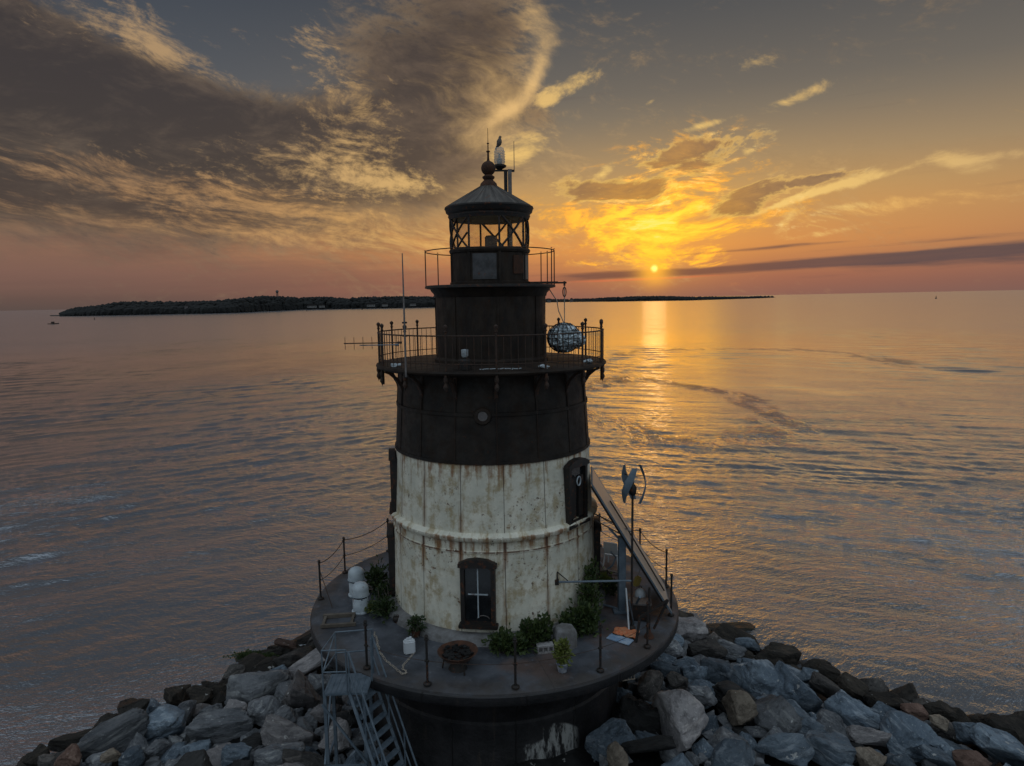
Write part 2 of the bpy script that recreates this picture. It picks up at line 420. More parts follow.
# weathered white iron plate
def plate_material(name, base_a, base_b, grime, rust_amt, seams=True, dark=False, bd=.02):
    m, n, out = material(name)
    co = objco(n); x, y, z = n.sep(co)
    ang = n.math('ARCTAN2', x, y*-1.0)
    a = ang*2.8
    p = n.comb(a, 0.0, z)
    c = n.mix(n.sstep(n.noise(p, 1.3, 7, .68), .36, .64), base_a, base_b)
    stre = n.noise(n.comb(a*5.0, 0.0, z*.55), 1.0, 6, .62)
    mott = n.noise(p, 2.2, 8, .75)
    gr = n.sstep(stre*.28 + mott*.85, .53, .68)
    c = n.mix(gr*(.35 if dark else .75), c, grime)
    # orange bleed below the rings and down the plate seams
    if not dark:
        s1 = n.sstep(z, 3.2, 4.45)*n.sstep(z, 4.44, 4.50, lo=1.0, hi=0.0)
        s2 = n.sstep(z, 1.5, 2.62)*n.sstep(z, 2.64, 2.70, lo=1.0, hi=0.0)
        s3 = n.sstep(z, .55, .0)
        drip = n.sstep(stre*.75 + n.noise(p, 2.6, 6, .7)*.32 + (s1*s1*.13 + s2*s2*.15 + s3*.06), .62, .76)
        c = n.mix(drip*n.sstep(s1+s2+s3, 0.0, .35)*.85, c, (.24, .10, .03))
        line = n.math('MAXIMUM', n.sstep(n.math('ABSOLUTE', z-4.43), .0, .05, lo=1.0, hi=0.0), n.sstep(n.math('ABSOLUTE', z-2.245), .0, .035, lo=1.0, hi=0.0))
        c = n.mix(line*n.sstep(n.noise(p, 5.0, 5), .38, .5), c, (.10, .035, .015))
        # pitted spots in patches
        patch = n.sstep(n.noise(n.vadd(p, (4.3, 0, 1.1)), .85, 3), .47, .60)
        spots = n.sstep(n.noise(p, 9.0, 4, .65), .58, .63)*patch
        c = n.mix(spots*.95, c, (.075, .030, .012))
        halo = n.sstep(n.noise(p, 5.0, 5, .7), .54, .66)*patch
        c = n.mix(halo*.5, c, (.27, .13, .045))
    else:
        spots = n.sstep(n.noise(p, 6.0, 7, .75), .60, .68)
        c = n.mix(spots*rust_amt, c, (.07, .024, .010))
        lightst = n.sstep(n.noise(n.comb(a*7.0, 3.0, z*.8), 1.0, 5, .65), .60, .74)
        c = n.mix(lightst*.30, c, (.045, .042, .042))
    if seams:
        # a joint every 22.5 degrees
        k = n.math('FRACT', (ang - R(2.0 if dark else 5.0))*(16/(2*PI)) + .5)
        jl = n.sstep(n.math('ABSOLUTE', k-.5), .0, .016, lo=1.0, hi=0.0)
        jw = n.sstep(n.math('ABSOLUTE', k-.5), .0, .10, lo=1.0, hi=0.0)
        c = n.mix(jw*n.sstep(n.noise(n.comb(a*3.0, 1.0, z*.6), 1.5, 5, .6), .46, .60)*(.0 if dark else .7), c, (.24, .12, .05))
        if not dark:
            zb = n.sstep(z, 2.20, 2.28)*n.sstep(z, 2.50, 2.62, lo=1.0, hi=0.0)
            c = n.mix(n.sstep(n.math('ABSOLUTE', k-.5), .015, .06, lo=1.0, hi=0.0)*zb*.9, c, (.11, .04, .016))
            c = n.mix(n.sstep(n.math('ABSOLUTE', k-.5) + (n.noise(p, 4.0, 5)-.5)*.12, .02, .09, lo=1.0, hi=0.0)*n.sstep(z, 1.7, 2.2)*n.sstep(z, 2.2, 2.3, lo=1.0, hi=.0)*.8, c, (.24, .10, .035))
        c = n.mix(jl*n.sstep(n.noise(p, 2.0, 4), .30, .5, lo=.3, hi=.9), c, (.035, .02, .014))
        h = n.noise(p, 9.0, 6, .6)*.5 + n.noise(p, 1.6, 2)*.9 - jl*.8
    else: h = n.noise(p, 9.0, 6, .6)*.5 + n.noise(p, 1.6, 2)*.9
    nb = n.bump(h, .55, bd)
    principled(n, out, c, n.sstep(mott, .3, .7, lo=.42, hi=.8), 0.0, .18 if dark else .4, nb)
    return m
M['white_plate'] = plate_material('weathered white plate', (.80, .77, .66), (.60, .59, .50), (.36, .27, .13), .5)
M['white_trim'] = plate_material('weathered white trim', (.80, .77, .66), (.60, .59, .50), (.36, .27, .13), .5, seams=False, bd=.004)
M['black_plate'] = plate_material('weathered black plate', (.011, .0095, .0085), (.031, .025, .021), (.028, .015, .009), .8, dark=True)
M['black_smooth'] = plate_material('black painted iron', (.013, .010, .009), (.034, .025, .019), (.035, .018, .010), .9, seams=False, dark=True)
M['iron'] = simple('rusted rail iron', (.024, .016, .012), (.048, .026, .017), 6, .7, .2, .004, 30, rust=.4, rustcol=(.085, .032, .014))
M['dark_iron'] = simple('dark iron', (.008, .007, .007), (.020, .015, .012), 5, .6, .2, .004, 30, rust=.3)
M['galv'] = simple('dull galvanised steel', (.09, .125, .16), (.15, .19, .23), 5, .5, .3, .002, 40)
M['whitep'] = simple('chalky white paint', (.46, .52, .56), (.34, .39, .43), 4, .5, 0, .003, 30, rust=.12)
M['plastic_white'] = simple('white plastic', (.60, .64, .68), (.50, .53, .55), 3, .4, 0, .001, 10)
M['rust'] = simple('thick rust', (.085, .032, .015), (.032, .016, .010), 6, .9, 0, .02, 25)
M['glass_dark'] = simple('dark window glass', (.010, .012, .014), (.02, .022, .025), 2, .12, 0, .002, 3, spec=.6)
M['orange'] = simple('faded orange cloth', (.55, .12, .035), (.50, .25, .13), 7, .8, 0, .02, 14)
M['blue_white'] = simple('pale blue painted board', (.40, .47, .55), (.16, .27, .42), 2.5, .5, 0, .003, 10)
M['yellow'] = simple('faded yellow plastic', (.55, .42, .12), (.42, .33, .12), 4, .5, 0, .002, 10)
M['wood'] = simple('bleached wood', (.13, .11, .09), (.08, .065, .05), 4, .8, 0, .01, 20)
M['rope'] = simple('pale rope', (.48, .42, .34), (.32, .27, .22), 20, .9, 0, .005, 60)
M['grey_metal'] = simple('grey mast steel', (.12, .11, .11), (.20, .18, .17), 5, .5, .4, .002, 30, rust=.2)
M['pot'] = simple('blue glazed pot', (.05, .08, .16), (.40, .42, .45), 6, .35, 0, .002, 10)
M['cinder'] = simple('cinder block concrete', (.34, .33, .33), (.22, .21, .21), 9, .95, 0, .02, 60)
M['leaf'] = None
def leaf_material(name, a, b):
    m, n, out = material(name)
    co = objco(n)
    c = n.mix(n.sstep(n.noise(co, 9.0, 3), .35, .65), a, b)
    p = n.node('ShaderNodeBsdfPrincipled'); n.link(c, p.inputs['Base Color']); p.inputs['Roughness'].default_value = .6
    tr = n.node('ShaderNodeBsdfTranslucent'); n.link(c, tr.inputs['Color'])
    mx = n.node('ShaderNodeMixShader'); mx.inputs[0].default_value = .3
    n.t.links.new(p.outputs[0], mx.inputs[1]); n.t.links.new(tr.outputs[0], mx.inputs[2]); n.t.links.new(mx.outputs[0], out.inputs[0])
    return m
M['leaf'] = leaf_material('leaves', (.028, .055, .016), (.075, .105, .028))
M['leaf_dark'] = leaf_material('dark leaves', (.022, .045, .016), (.05, .075, .022))
M['leaf_light'] = leaf_material('yellow-green leaves', (.12, .16, .03), (.20, .22, .06))
# concrete of the deck
m, n, out = material('stained concrete deck'); M['deck'] = m
co = objco(n); x, y, z = n.sep(co)
ang = n.math('ARCTAN2', x, y*-1.0)
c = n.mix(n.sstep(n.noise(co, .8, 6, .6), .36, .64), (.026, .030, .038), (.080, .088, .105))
c = n.mix(n.sstep(n.noise(n.vadd(co, (3, 7, 0)), .55, 5, .6) + x*.02, .50, .64)*.7, c, (.10, .06, .045))
c = n.mix(n.sstep(n.noise(co, 5.5, 7, .7), .56, .72)*.5, c, (.22, .24, .28))
c = n.mix(n.sstep(n.noise(co, 11, 6, .7), .58, .68)*.5, c, (.035, .03, .028))
rad = n.math('SQRT', x*x + y*y)
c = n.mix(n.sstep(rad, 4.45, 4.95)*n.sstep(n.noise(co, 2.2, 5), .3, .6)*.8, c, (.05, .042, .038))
k = n.math('FRACT', (ang - R(14))*(8/(2*PI)) + .5)
jl = n.sstep(n.math('ABSOLUTE', k-.5)*rad, .0, .02, lo=1.0, hi=0.0)
c = n.mix(jl*.7, c, (.03, .026, .024))
principled(n, out, c, n.sstep(n.noise(co, 1.7, 4), .4, .7, lo=.85, hi=.35), 0, .5, n.bump(n.noise(co, 14, 6, .65) - jl*.6, .6, .012))
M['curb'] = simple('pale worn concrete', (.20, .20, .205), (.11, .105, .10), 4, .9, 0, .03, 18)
# caisson: black plates with a patch of old white paint
m, n, out = material('blackened caisson plate'); M['caisson'] = m
co = objco(n); x, y, z = n.sep(co); ang = n.math('ARCTAN2', x, y*-1.0); a = ang*3.5; p = n.comb(a, 0.0, z)
c = n.mix(n.sstep(n.noise(p, 1.1, 6, .65), .38, .64), (.006, .006, .007), (.022, .021, .023))
c = n.mix(n.sstep(n.noise(n.comb(a*4.0, 0.0, z*.5), 1.0, 6, .65), .56, .72)*.6, c, (.06, .045, .035))
patch = n.sstep(ang, R(9), R(11))*n.sstep(ang, R(32), R(36), lo=1.0, hi=0.0)*n.sstep(z + n.math('SINE', a*3.0)*.16 + n.math('FRACT', a*.9)*.3, -2.05, -2.12)
pw = n.sstep(n.noise(n.comb(a*3.0, 4.0, z*.8), 1.6, 8, .75), .46, .60)*patch
c = n.mix(pw*.75, c, (.42, .43, .42))
spot2 = n.sstep(n.noise(n.vadd(p, (9, 0, 2)), 1.6, 5, .7), .68, .72)*n.sstep(z, -.4, -1.2, lo=1.0, hi=.4)
c = n.mix(spot2*.6, c, (.20, .17, .14))
k = n.math('FRACT', (ang - R(7))*(14/(2*PI)) + .5); jl = n.sstep(n.math('ABSOLUTE', k-.5), .0, .018, lo=1.0, hi=0.0)
c = n.mix(jl*.7, c, (.006, .005, .005))
principled(n, out, c, .55, 0, .4, n.bump(n.noise(p, 7, 6, .65) - jl, .7, .03))
# roof sheet
m, n, out = material('worn dark roof sheet'); M['roof'] = m
co = objco(n); x, y, z = n.sep(co); ang = n.math('ARCTAN2', x, y*-1.0)
st_ = n.noise(n.comb(ang*6.0, 0.0, z*1.4), 1.6, 6, .7)
c = n.mix(n.sstep(st_, .40, .66), (.050, .043, .038), (.13, .115, .10))
c = n.mix(n.sstep(n.noise(co, 4, 6, .7), .55, .68)*.7, c, (.10, .045, .025))
c = n.mix(n.sstep(n.noise(n.comb(ang*9.0, 2.0, z*1.2), 1.6, 4, .7), .66, .72)*.8, c, (.36, .37, .38))
principled(n, out, c, .5, .2, .5, n.bump(n.noise(co, 9, 5), .5, .01))
# clear lantern glass, a bit dirty
m, n, out = material('lantern glass'); M['glass'] = m
tr = n.node('ShaderNodeBsdfTransparent'); tr.inputs[0].default_value = (.93, .90, .86, 1)
gl = n.node('ShaderNodeBsdfGlossy'); gl.inputs['Roughness'].default_value = .05; gl.inputs[0].default_value = (.8, .8, .8, 1)
df = n.node('ShaderNodeBsdfTranslucent'); df.inputs[0].default_value = (.95, .90, .80, 1)
fr = n.node('ShaderNodeLayerWeight'); fr.inputs[0].default_value = .25
mx = n.node('ShaderNodeMixShader'); n.link(n.math('MINIMUM', E(n, fr.outputs['Fresnel'])*.5, .16), mx.inputs[0]); n.t.links.new(tr.outputs[0], mx.inputs[1]); n.t.links.new(gl.outputs[0], mx.inputs[2])
mx2 = n.node('ShaderNodeMixShader'); n.link(n.sstep(n.noise(objco(n), 6, 5), .45, .8)*.20 + .17, mx2.inputs[0]); n.t.links.new(mx.outputs[0], mx2.inputs[1]); n.t.links.new(df.outputs[0], mx2.inputs[2])
n.t.links.new(mx2.outputs[0], out.inputs[0])
m, n, out = material('frosted lens glass'); M['frost'] = m
a_ = n.node('ShaderNodeBsdfTransparent'); a_.inputs[0].default_value = (.95, .93, .9, 1)
t1 = n.node('ShaderNodeBsdfTranslucent'); t1.inputs[0].default_value = (.9, .9, .88, 1)
t2 = n.node('ShaderNodeBsdfDiffuse'); t2.inputs[0].default_value = (.75, .76, .78, 1)
x1 = n.node('ShaderNodeMixShader'); x1.inputs[0].default_value = .4; x2 = n.node('ShaderNodeMixShader'); x2.inputs[0].default_value = .42
n.t.links.new(t1.outputs[0], x1.inputs[1]); n.t.links.new(t2.outputs[0], x1.inputs[2]); n.t.links.new(a_.outputs[0], x2.inputs[1]); n.t.links.new(x1.outputs[0], x2.inputs[2]); n.t.links.new(x2.outputs[0], out.inputs[0])
# solar glass
m, n, out = material('solar glass'); M['solar'] = m
co = objco(n); x, y, z = n.sep(co)
gx = n.math('ABSOLUTE', n.math('FRACT', x*6.4)-.5); gy = n.math('ABSOLUTE', n.math('FRACT', y*6.4)-.5)
ln = n.sstep(n.math('MAXIMUM', gx, gy), .46, .49)
c = n.mix(ln, (.30, .265, .23), (.36, .33, .30))
principled(n, out, c, .28, 0, .8, n.bump(n.noise(co, 2, 2), .1, .005))
# rocks
def rock_material(name, a, b, vein, rough=.85):
    m, n, out = material(name)
    r = E(n, n.node('ShaderNodeObjectInfo').outputs['Random'])
    co = n.vadd(objco(n), n.comb(r*31.0, r*13.0, r*7.0))
    gx, gy, gz = n.sep(E(n, n.node('ShaderNodeNewGeometry').outputs['Position']))
    c = n.mix(n.sstep(n.noise(co, 1.4, 7, .68, dist=.6), .36, .66), a, b)
    x, y, z = n.sep(co)
    band = n.noise(n.comb(x*1.2, y*1.2, z*7.0 + x*2.0), 1.2, 6, .62)
    c = n.mix(n.sstep(band, .53, .64)*.75, c, vein)
    c = n.mix(n.sstep(n.noise(n.vadd(co, (3, 1, 2)), 2.6, 6, .7), .50, .64)*.6, c, tuple(v*.45 for v in a))
    c = n.mix(n.sstep(n.noise(co, 9.0, 7, .75), .55, .70)*.5, c, tuple(v*.35 for v in a))
    c = n.mix(n.sstep(n.noise(co, 22.0, 4, .7), .60, .68)*.45, c, tuple(min(v*1.6, .6) for v in vein))
    c = n.mix(1.0, c, n.ramp(r, [(0, (.48, .48, .48)), (1, (1.10, 1.10, 1.10))]), 'MULTIPLY')
    up_n = n.sep(E(n, n.node('ShaderNodeNewGeometry').outputs['Normal']))[2]
    drop = n.sstep(n.noise(n.vadd(co, (8, 2, 4)), 3.4, 4, .6), .665, .70)*n.sstep(up_n, .3, .7)
    c = n.mix(drop*.7, c, (.48, .48, .46))
    wet = n.sstep(gz + (n.noise(co, 1.5, 3)-.5)*.7, .35, .75, lo=1.0, hi=0.0)
    c = n.mix(wet*.9, c, (.014, .011, .008))
    al = n.sstep(n.noise(n.vadd(co, (5, 5, 5)), 2.0, 5), .56, .68)*wet
    c = n.mix(al*.5, c, (.035, .034, .010))
    h = n.noise(co, 3.5, 9, .70, dist=.4)*1.0 + n.noise(co, 14.0, 5, .7)*.35
    principled(n, out, c, n.sstep(wet, 0.0, 1.0, lo=rough, hi=.35), 0, .35, n.bump(h, 1.0, .10))
    return m
M['rock_blue'] = rock_material('blue-grey granite', (.10, .135, .175), (.19, .24, .29), (.33, .38, .43))
M['rock_grey'] = rock_material('grey granite', (.12, .13, .145), (.22, .23, .245), (.36, .37, .37))
M['rock_tan'] = rock_material('tan stone', (.22, .18, .14), (.31, .26, .205), (.40, .34, .27))
M['rock_pale'] = rock_material('pale purple-grey granite', (.19, .18, .185), (.29, .275, .275), (.40, .37, .36))
M['rock_brown'] = rock_material('brown stone', (.055, .052, .050), (.11, .102, .095), (.20, .18, .165))
M['rock_red'] = rock_material('red-brown stone', (.13, .078, .06), (.20, .125, .10), (.27, .18, .14))
M['rock_dark'] = rock_material('near-black stone', (.022, .019, .016), (.045, .038, .030), (.08, .065, .05))
M['rubble'] = rock_material('dark rubble', (.018, .018, .018), (.038, .038, .038), (.055, .055, .055))

# ================================================================== water
m, n, out = material('sea water'); M['water'] = m
P = E(n, n.node('ShaderNodeNewGeometry').outputs['Position']); x, y, z = n.sep(P)
dist = n.math('SQRT', x*x + (y+19.0)*(y+19.0))
wr = n.noise(n.comb(x*.02, y*.02, 0), 1.0, 3, color=True)
q1, q2, _ = n.sep(wr)
xw = x + (q1-.5)*26.0; yw = y + (q2-.5)*26.0
def wave(sx, sy, rot, seed, det=3, rough=.5):
    ca, sa = math.cos(R(rot)), math.sin(R(rot))
    return n.noise(n.comb((xw*ca + yw*sa)*sx, (yw*ca - xw*sa)*sy, seed), 1.0, det, rough)
swA = wave(.13, .50, 24, 1.0, 4, .6)      # crests rising to the right on the left side
swB = wave(.13, .52, -30, 5.0, 4, .6)     # and falling to the right on the right side
side = n.sstep(x + y*.12, -14.0, 14.0)
mixs = swA*(1.0-side) + swB*side
chop = wave(.50, 1.35, 14, 9.0, 5, .68)
chop2 = wave(.85, 1.9, -24, 15.0, 5, .66)
rip = wave(2.6, 4.4, 5, 19.0, 3, .6)
# calmer slicks and rougher gusts
gust = n.sstep(n.noise(n.comb(x*.018, y*.008, 2.0), 1.0, 4, .6), .40, .62)
ex = (x-22.0)*(1/11.0); ey = (y-66.0)*(1/24.0)
rr = n.math('SQRT', ex*ex + ey*ey) + (n.noise(n.comb(x*.11, y*.08, 7.0), 1.0, 4)-.5)*.9
ring = n.sstep(n.math('ABSOLUTE', rr-1.0), .03, .24, lo=1.0, hi=0.0)*n.sstep(n.noise(n.comb(x*.35, y*.10, 3.0), 1.0, 4, .7), .40, .56)
ex2 = (x-52.0)*(1/28.0); ey2 = (y-118.0)*(1/38.0)
rr2 = n.math('SQRT', ex2*ex2 + ey2*ey2) + (n.noise(n.comb(x*.07, y*.05, 17.0), 1.0, 4)-.5)*.8
ring2 = n.sstep(n.math('ABSOLUTE', rr2-1.0), .03, .16, lo=1.0, hi=0.0)*n.sstep(y, 90.0, 110.0)*n.sstep(n.noise(n.comb(x*.2, y*.06, 6.0), 1.0, 4, .7), .40, .56)
rough_w = n.math('MINIMUM', ring + ring2*.7, 1.0)
farfade = n.math('MAXIMUM', n.math('MINIMUM', n.math('DIVIDE', 45.0, dist), 1.0), .16)
h = chop*(gust*.12 + .06 + rough_w*.16) + chop2*(.07 + rough_w*.30) + rip*(.036 + gust*.03 + rough_w*.05)
nb = n.bump(h*farfade, 1.0, 1.0)
dfs = n.node('ShaderNodeBsdfDiffuse'); n.link(n.mix(rough_w*.6, (.050, .056, .056), (.02, .022, .026)), dfs.inputs['Color']); n.link(nb, dfs.inputs['Normal'])
gls = n.node('ShaderNodeBsdfGlossy'); n.link((.87, .92, 1.0), gls.inputs['Color']); n.link(n.sstep(dist, 40.0, 320.0, lo=.03, hi=.19), gls.inputs['Roughness']); n.link(nb, gls.inputs['Normal'])
lw = n.node('ShaderNodeLayerWeight'); lw.inputs[0].default_value = .5; n.link(nb, lw.inputs['Normal'])
lw0 = n.node('ShaderNodeLayerWeight'); lw0.inputs[0].default_value = .5
fac = ((E(n, lw.outputs['Facing'])*.45 + E(n, lw0.outputs['Facing'])*.55)**1.40)*1.08 + .12
ms_ = n.math('ABSOLUTE', x-.5)*(1/19.3) + n.math('ABSOLUTE', y+4.0)*(1/18.65)
foam = n.sstep(ms_ + (n.noise(n.comb(x*.5, y*.5, 1.0), 1.0, 4, .6)-.5)*.16, .985, 1.03, lo=1.0, hi=0.0)*n.sstep(n.noise(n.comb(x*2.2, y*2.2, 5.0), 1.0, 6, .72), .50, .64)
fdf = n.node('ShaderNodeBsdfDiffuse'); fdf.inputs[0].default_value = (.45, .47, .48, 1)
fmx = n.node('ShaderNodeMixShader'); n.link(foam*.75, fmx.inputs[0]); n.t.links.new(dfs.outputs[0], fmx.inputs[1]); n.t.links.new(fdf.outputs[0], fmx.inputs[2])
mx = n.node('ShaderNodeMixShader'); n.link(fac*(1.0 - rough_w*.4)*(1.0 - foam*.6), mx.inputs[0]); n.t.links.new(fmx.outputs[0], mx.inputs[1]); n.t.links.new(gls.outputs[0], mx.inputs[2])
n.t.links.new(mx.outputs[0], out.inputs[0])
def sheet(name, mat_, x0, x1, y0, y1, z, nx=2, ny=2):
    me = bpy.data.meshes.new(name)
    vs = [(x0+(x1-x0)*i/(nx-1), y0+(y1-y0)*j/(ny-1), z) for j in range(ny) for i in range(nx)]
    me.from_pydata(vs, [], [(j*nx+i, j*nx+i+1, (j+1)*nx+i+1, (j+1)*nx+i) for j in range(ny-1) for i in range(nx-1)])
    me.materials.append(mat_); o = bpy.data.objects.new(name, me); col.objects.link(o); return o
# the sea surface: rings of real wavelets round the lighthouse, calmer and coarser with distance
def sea_mesh():
    rg = np.random.default_rng(12)
    rad = [7.0]
    while rad[-1] < 900: rad.append(rad[-1]*1.0062 + .02)
    while rad[-1] < 60000: rad.append(rad[-1]*1.12)
    rad = np.array(rad); na = 1250
    ang = np.linspace(R(-100), R(100), na)            # 0 = away from the camera
    RR, AA = np.meshgrid(rad, ang, indexing='ij')
    X_ = RR*np.sin(AA); Y_ = RR*np.cos(AA)
    sp_ = RR*(ang[1]-ang[0]) + .03
    Z_ = np.zeros_like(X_)
    side_ = 1/(1+np.exp(-(X_+Y_*.1)/9.0))
    env = .75 + .5*np.sin(X_*.045+Y_*.02+1)*np.sin(Y_*.03-X_*.012) + .25*np.sin(X_*.11-Y_*.07)
    env = np.clip(env, .25, 1.0)*np.clip((RR-6)/30, .35, 1.0)
    for k in range(84):
        lam = .50*(7.5/.50)**rg.random()
        left_ = k % 2 == 0
        th = (R(-66) if left_ else R(-118)) + rg.normal()*R(15)   # travel direction, towards the camera side
        if k % 7 == 0: th += rg.normal()*R(45)
        kx, ky = math.cos(th)*2*PI/lam, math.sin(th)*2*PI/lam
        slope = .047*(1.0 if lam < 2.6 else .48)
        am = slope*lam/(2*PI)
        w_ = np.clip(lam/(3.2*sp_) - .6, 0, 1)
        wx = X_ + 1.6*np.sin(Y_*.07+k) + .8*np.sin(X_*.16+k*2); wy = Y_ + 1.6*np.sin(X_*.06+k*1.7)
        ph = kx*wx + ky*wy + rg.random()*2*PI
        wv_ = np.sin(ph); wv_ = wv_ + .28*np.cos(2*ph) * .6
        grp = .55 + .45*np.sin(X_*2*PI/(lam*9+6)+k*1.3)*np.sin(Y_*2*PI/(lam*13+9)+k)
        Z_ += am*wv_*w_*grp*env*((1-side_) if left_ else side_)*1.5
    Z_ *= np.clip(120.0/np.maximum(RR, 120.0), 0, 1)**.5
    nr = len(rad)
    V_ = np.stack([X_, Y_, Z_], -1).reshape(-1, 3)
    i, j = np.meshgrid(np.arange(nr-1), np.arange(na-1), indexing='ij')
    q = (i*na+j).ravel()
    Fq = np.stack([q, q+na, q+na+1, q+1], 1)
    me = bpy.data.meshes.new('sea')
    me.vertices.add(len(V_)); me.vertices.foreach_set('co', V_.astype(np.float32).ravel())
    me.loops.add(Fq.size); me.loops.foreach_set('vertex_index', Fq.astype(np.int32).ravel())
    me.polygons.add(len(Fq)); me.polygons.foreach_set('loop_start', (np.arange(len(Fq))*4).astype(np.int32)); me.polygons.foreach_set('loop_total', np.full(len(Fq), 4, np.int32))
    me.update(); me.shade_smooth()
    me.materials.append(M['water'])
    o = bpy.data.objects.new('sea', me); col.objects.link(o); return o
structure(sea_mesh())
# the water on the camera's side and under the rubble, out of the waves' reach
def back_sea():
    me = bpy.data.meshes.new('sea'); r_ = [.0, 7.0, 60, 600, 8000]; vs = []; fs = []
    A_ = [R(v) for v in range(-180, 181, 10)]
    for q in r_:
        for a_ in A_: vs.append((q*math.sin(a_), q*math.cos(a_), -.03))
    m_ = len(A_)
    for i in range(len(r_)-1):
        for j in range(m_-1):
            if i > 0 and abs((A_[j]+A_[j+1])/2) < R(100): continue
            fs.append((i*m_+j, i*m_+j+1, (i+1)*m_+j+1, (i+1)*m_+j))
    me.from_pydata(vs, [], fs); me.materials.append(M['water']); o = bpy.data.objects.new('near_sea', me); col.objects.link(o); return o
structure(back_sea())

# the rubble mound under the boulders
def mound_s(x, y): return abs(x-.5)/19.3 + abs(y+4)/18.65
def mound_h(x, y):
    s = mound_s(x, y)
    return 2.7*max(0.0, 1-s)**.75 if s < 1 else -1.2*(s-1)*3
me = bpy.data.meshes.new('rubble_mound'); vs = []; fs = []; nx = 90
for j in range(nx):
    for i in range(nx):
        x = -22 + 45*i/(nx-1); y = -24+40*j/(nx-1)
        vs.append((x, y, mound_h(x, y)-.45 + mnoise.noise(Vector((x*.9, y*.9, 0)))*.35))
for j in range(nx-1):
    for i in range(nx-1): fs.append((j*nx+i, j*nx+i+1, (j+1)*nx+i+1, (j+1)*nx+i))
me.from_pydata(vs, [], fs); me.materials.append(M['rubble']); me.shade_smooth()
o = bpy.data.objects.new('rubble_ground', me); col.objects.link(o); structure(o)

# ================================================================== the far land
def hor(px): return 300.3 - (px-512)*.0205
def shore(px, py): return ground(px, py, 0.0)
M['land'] = simple('far shore', (.014, .012, .011), (.025, .022, .02), .01, .9, 0, .1, .05)
M['far_leaf'] = simple('far tree crowns', (.009, .010, .010), (.016, .017, .016), .03, .95, 0, .5, .2)
M['beach'] = simple('pale beach sand', (.22, .19, .16), (.30, .26, .22), .01, .9, 0, .1, .05)
random.seed(5)
def land(name, prof, depth, woods_name, label, csize, ncr, cat):
    """prof: (px, base_py, top_py) of the near shore; the land runs back from it by depth metres"""
    pts = []
    for i in range(len(prof)-1):
        (a, b, c_), (d, e, f_) = prof[i], prof[i+1]
        k = max(2, int(abs(d-a)/3))
        for j in range(k):
            t = j/k; px = a+(d-a)*t; by = b+(e-b)*t; ty = c_+(f_-c_)*t
            g = shore(px, by); dd = (g-CAM).length
            top = (by-ty)/F*dd
            pts.append((g, top, dd))
    me = bpy.data.meshes.new(name); vs = []; fs = []
    rows = [(0.0, -1.5), (.02, .05), (.12, .12), (.5, .35), (1.0, .35), (1.3, -.4)]
    for g, top, dd in pts:
        dr = Vector((g.x-CAM.x, g.y-CAM.y, 0)).normalized()
        for r_, hh in rows:
            p = g + dr*depth*r_; vs.append((p.x, p.y, hh*top if hh > 0 else hh*3))
    nr = len(rows)
    for i in range(len(pts)-1):
        for j in range(nr-1): fs.append((i*nr+j, (i+1)*nr+j, (i+1)*nr+j+1, i*nr+j+1))
    me.from_pydata(vs, [], fs); me.materials.append(M['land']); me.shade_smooth()
    o = bpy.data.objects.new(name, me); col.objects.link(o); structure(o)
    # crowns
    ico = bmesh.new(); bmesh.ops.create_icosphere(ico, subdivisions=1, radius=1); ico.verts.ensure_lookup_table()
    iv = np.array([v.co[:] for v in ico.verts]); iff = np.array([[v.index for v in f.verts] for f in ico.faces]); ico.free()
    V = []; Fc = []; n0 = 0; rg = np.random.default_rng(3)
    cand = [q for q in pts if q[1] > 3.0]
    for k in range(ncr):
        i = rg.integers(0, len(cand)-1); g, top, dd = cand[i]; g2_ = cand[min(i+1, len(cand)-1)][0]
        t = rg.random(); base = g.lerp(g2_, t) if (g2_-g).length < 60 else g
        back_ = rg.random()**1.5
        dr = Vector((g.x-CAM.x, g.y-CAM.y, 0)).normalized()
        p = base + dr*depth*(.03 + back_*.5)
        r_ = csize*(.6+rg.random()*.8)
        ztop = top*(.45+.55*min(1, back_*2.5+.25*rg.random()))*(.86+.2*rg.random())
        sv = iv*(r_, r_, r_*.8)*(1+.25*(rg.random(iv.shape)-.5)) + np.array([p.x, p.y, max(ztop - r_*.6, r_*.3)])
        V.append(sv); Fc.append(iff+n0); n0 += len(iv)
        if rg.random() < .7:
            sv2 = iv*(r_*1.1, r_, max(ztop*.5, 2))*(1+.2*(rg.random(iv.shape)-.5)) + np.array([p.x, p.y, ztop*.35])
            V.append(sv2); Fc.append(iff+n0); n0 += len(iv)
    V = np.concatenate(V); Fc = np.concatenate(Fc)
    me = bpy.data.meshes.new(woods_name); me.from_pydata(V.tolist(), [], Fc.tolist()); me.materials.append(M['far_leaf'])
    o = bpy.data.objects.new(woods_name, me); col.objects.link(o); tag(o, label, cat, kind='stuff')
land('island', [(50, 316.2, 315.6), (66, 316.2, 314.6), (68, 316.1, 311), (76, 316, 309.2), (100, 315.6, 307.2), (115, 315.3, 304.6), (150, 314.6, 303.4), (187, 313.9, 303.4), (205, 313.6, 302.8), (232, 312.9, 300.4), (240, 312.6, 299.8), (255, 311.8, 298), (268, 311.2, 297.2), (300, 309.8, 298.4), (325, 309.2, 297.6), (345, 308.9, 299), (360, 308.6, 297.8), (400, 308.0, 297.0), (437, 307.2, 297), (500, 305.6, 297.4), (540, 303.4, 298.8)], 220, 'far_woods',
     'dark wooded shoreline of the island to the left of the lighthouse', 6.5, 2600, 'woods')
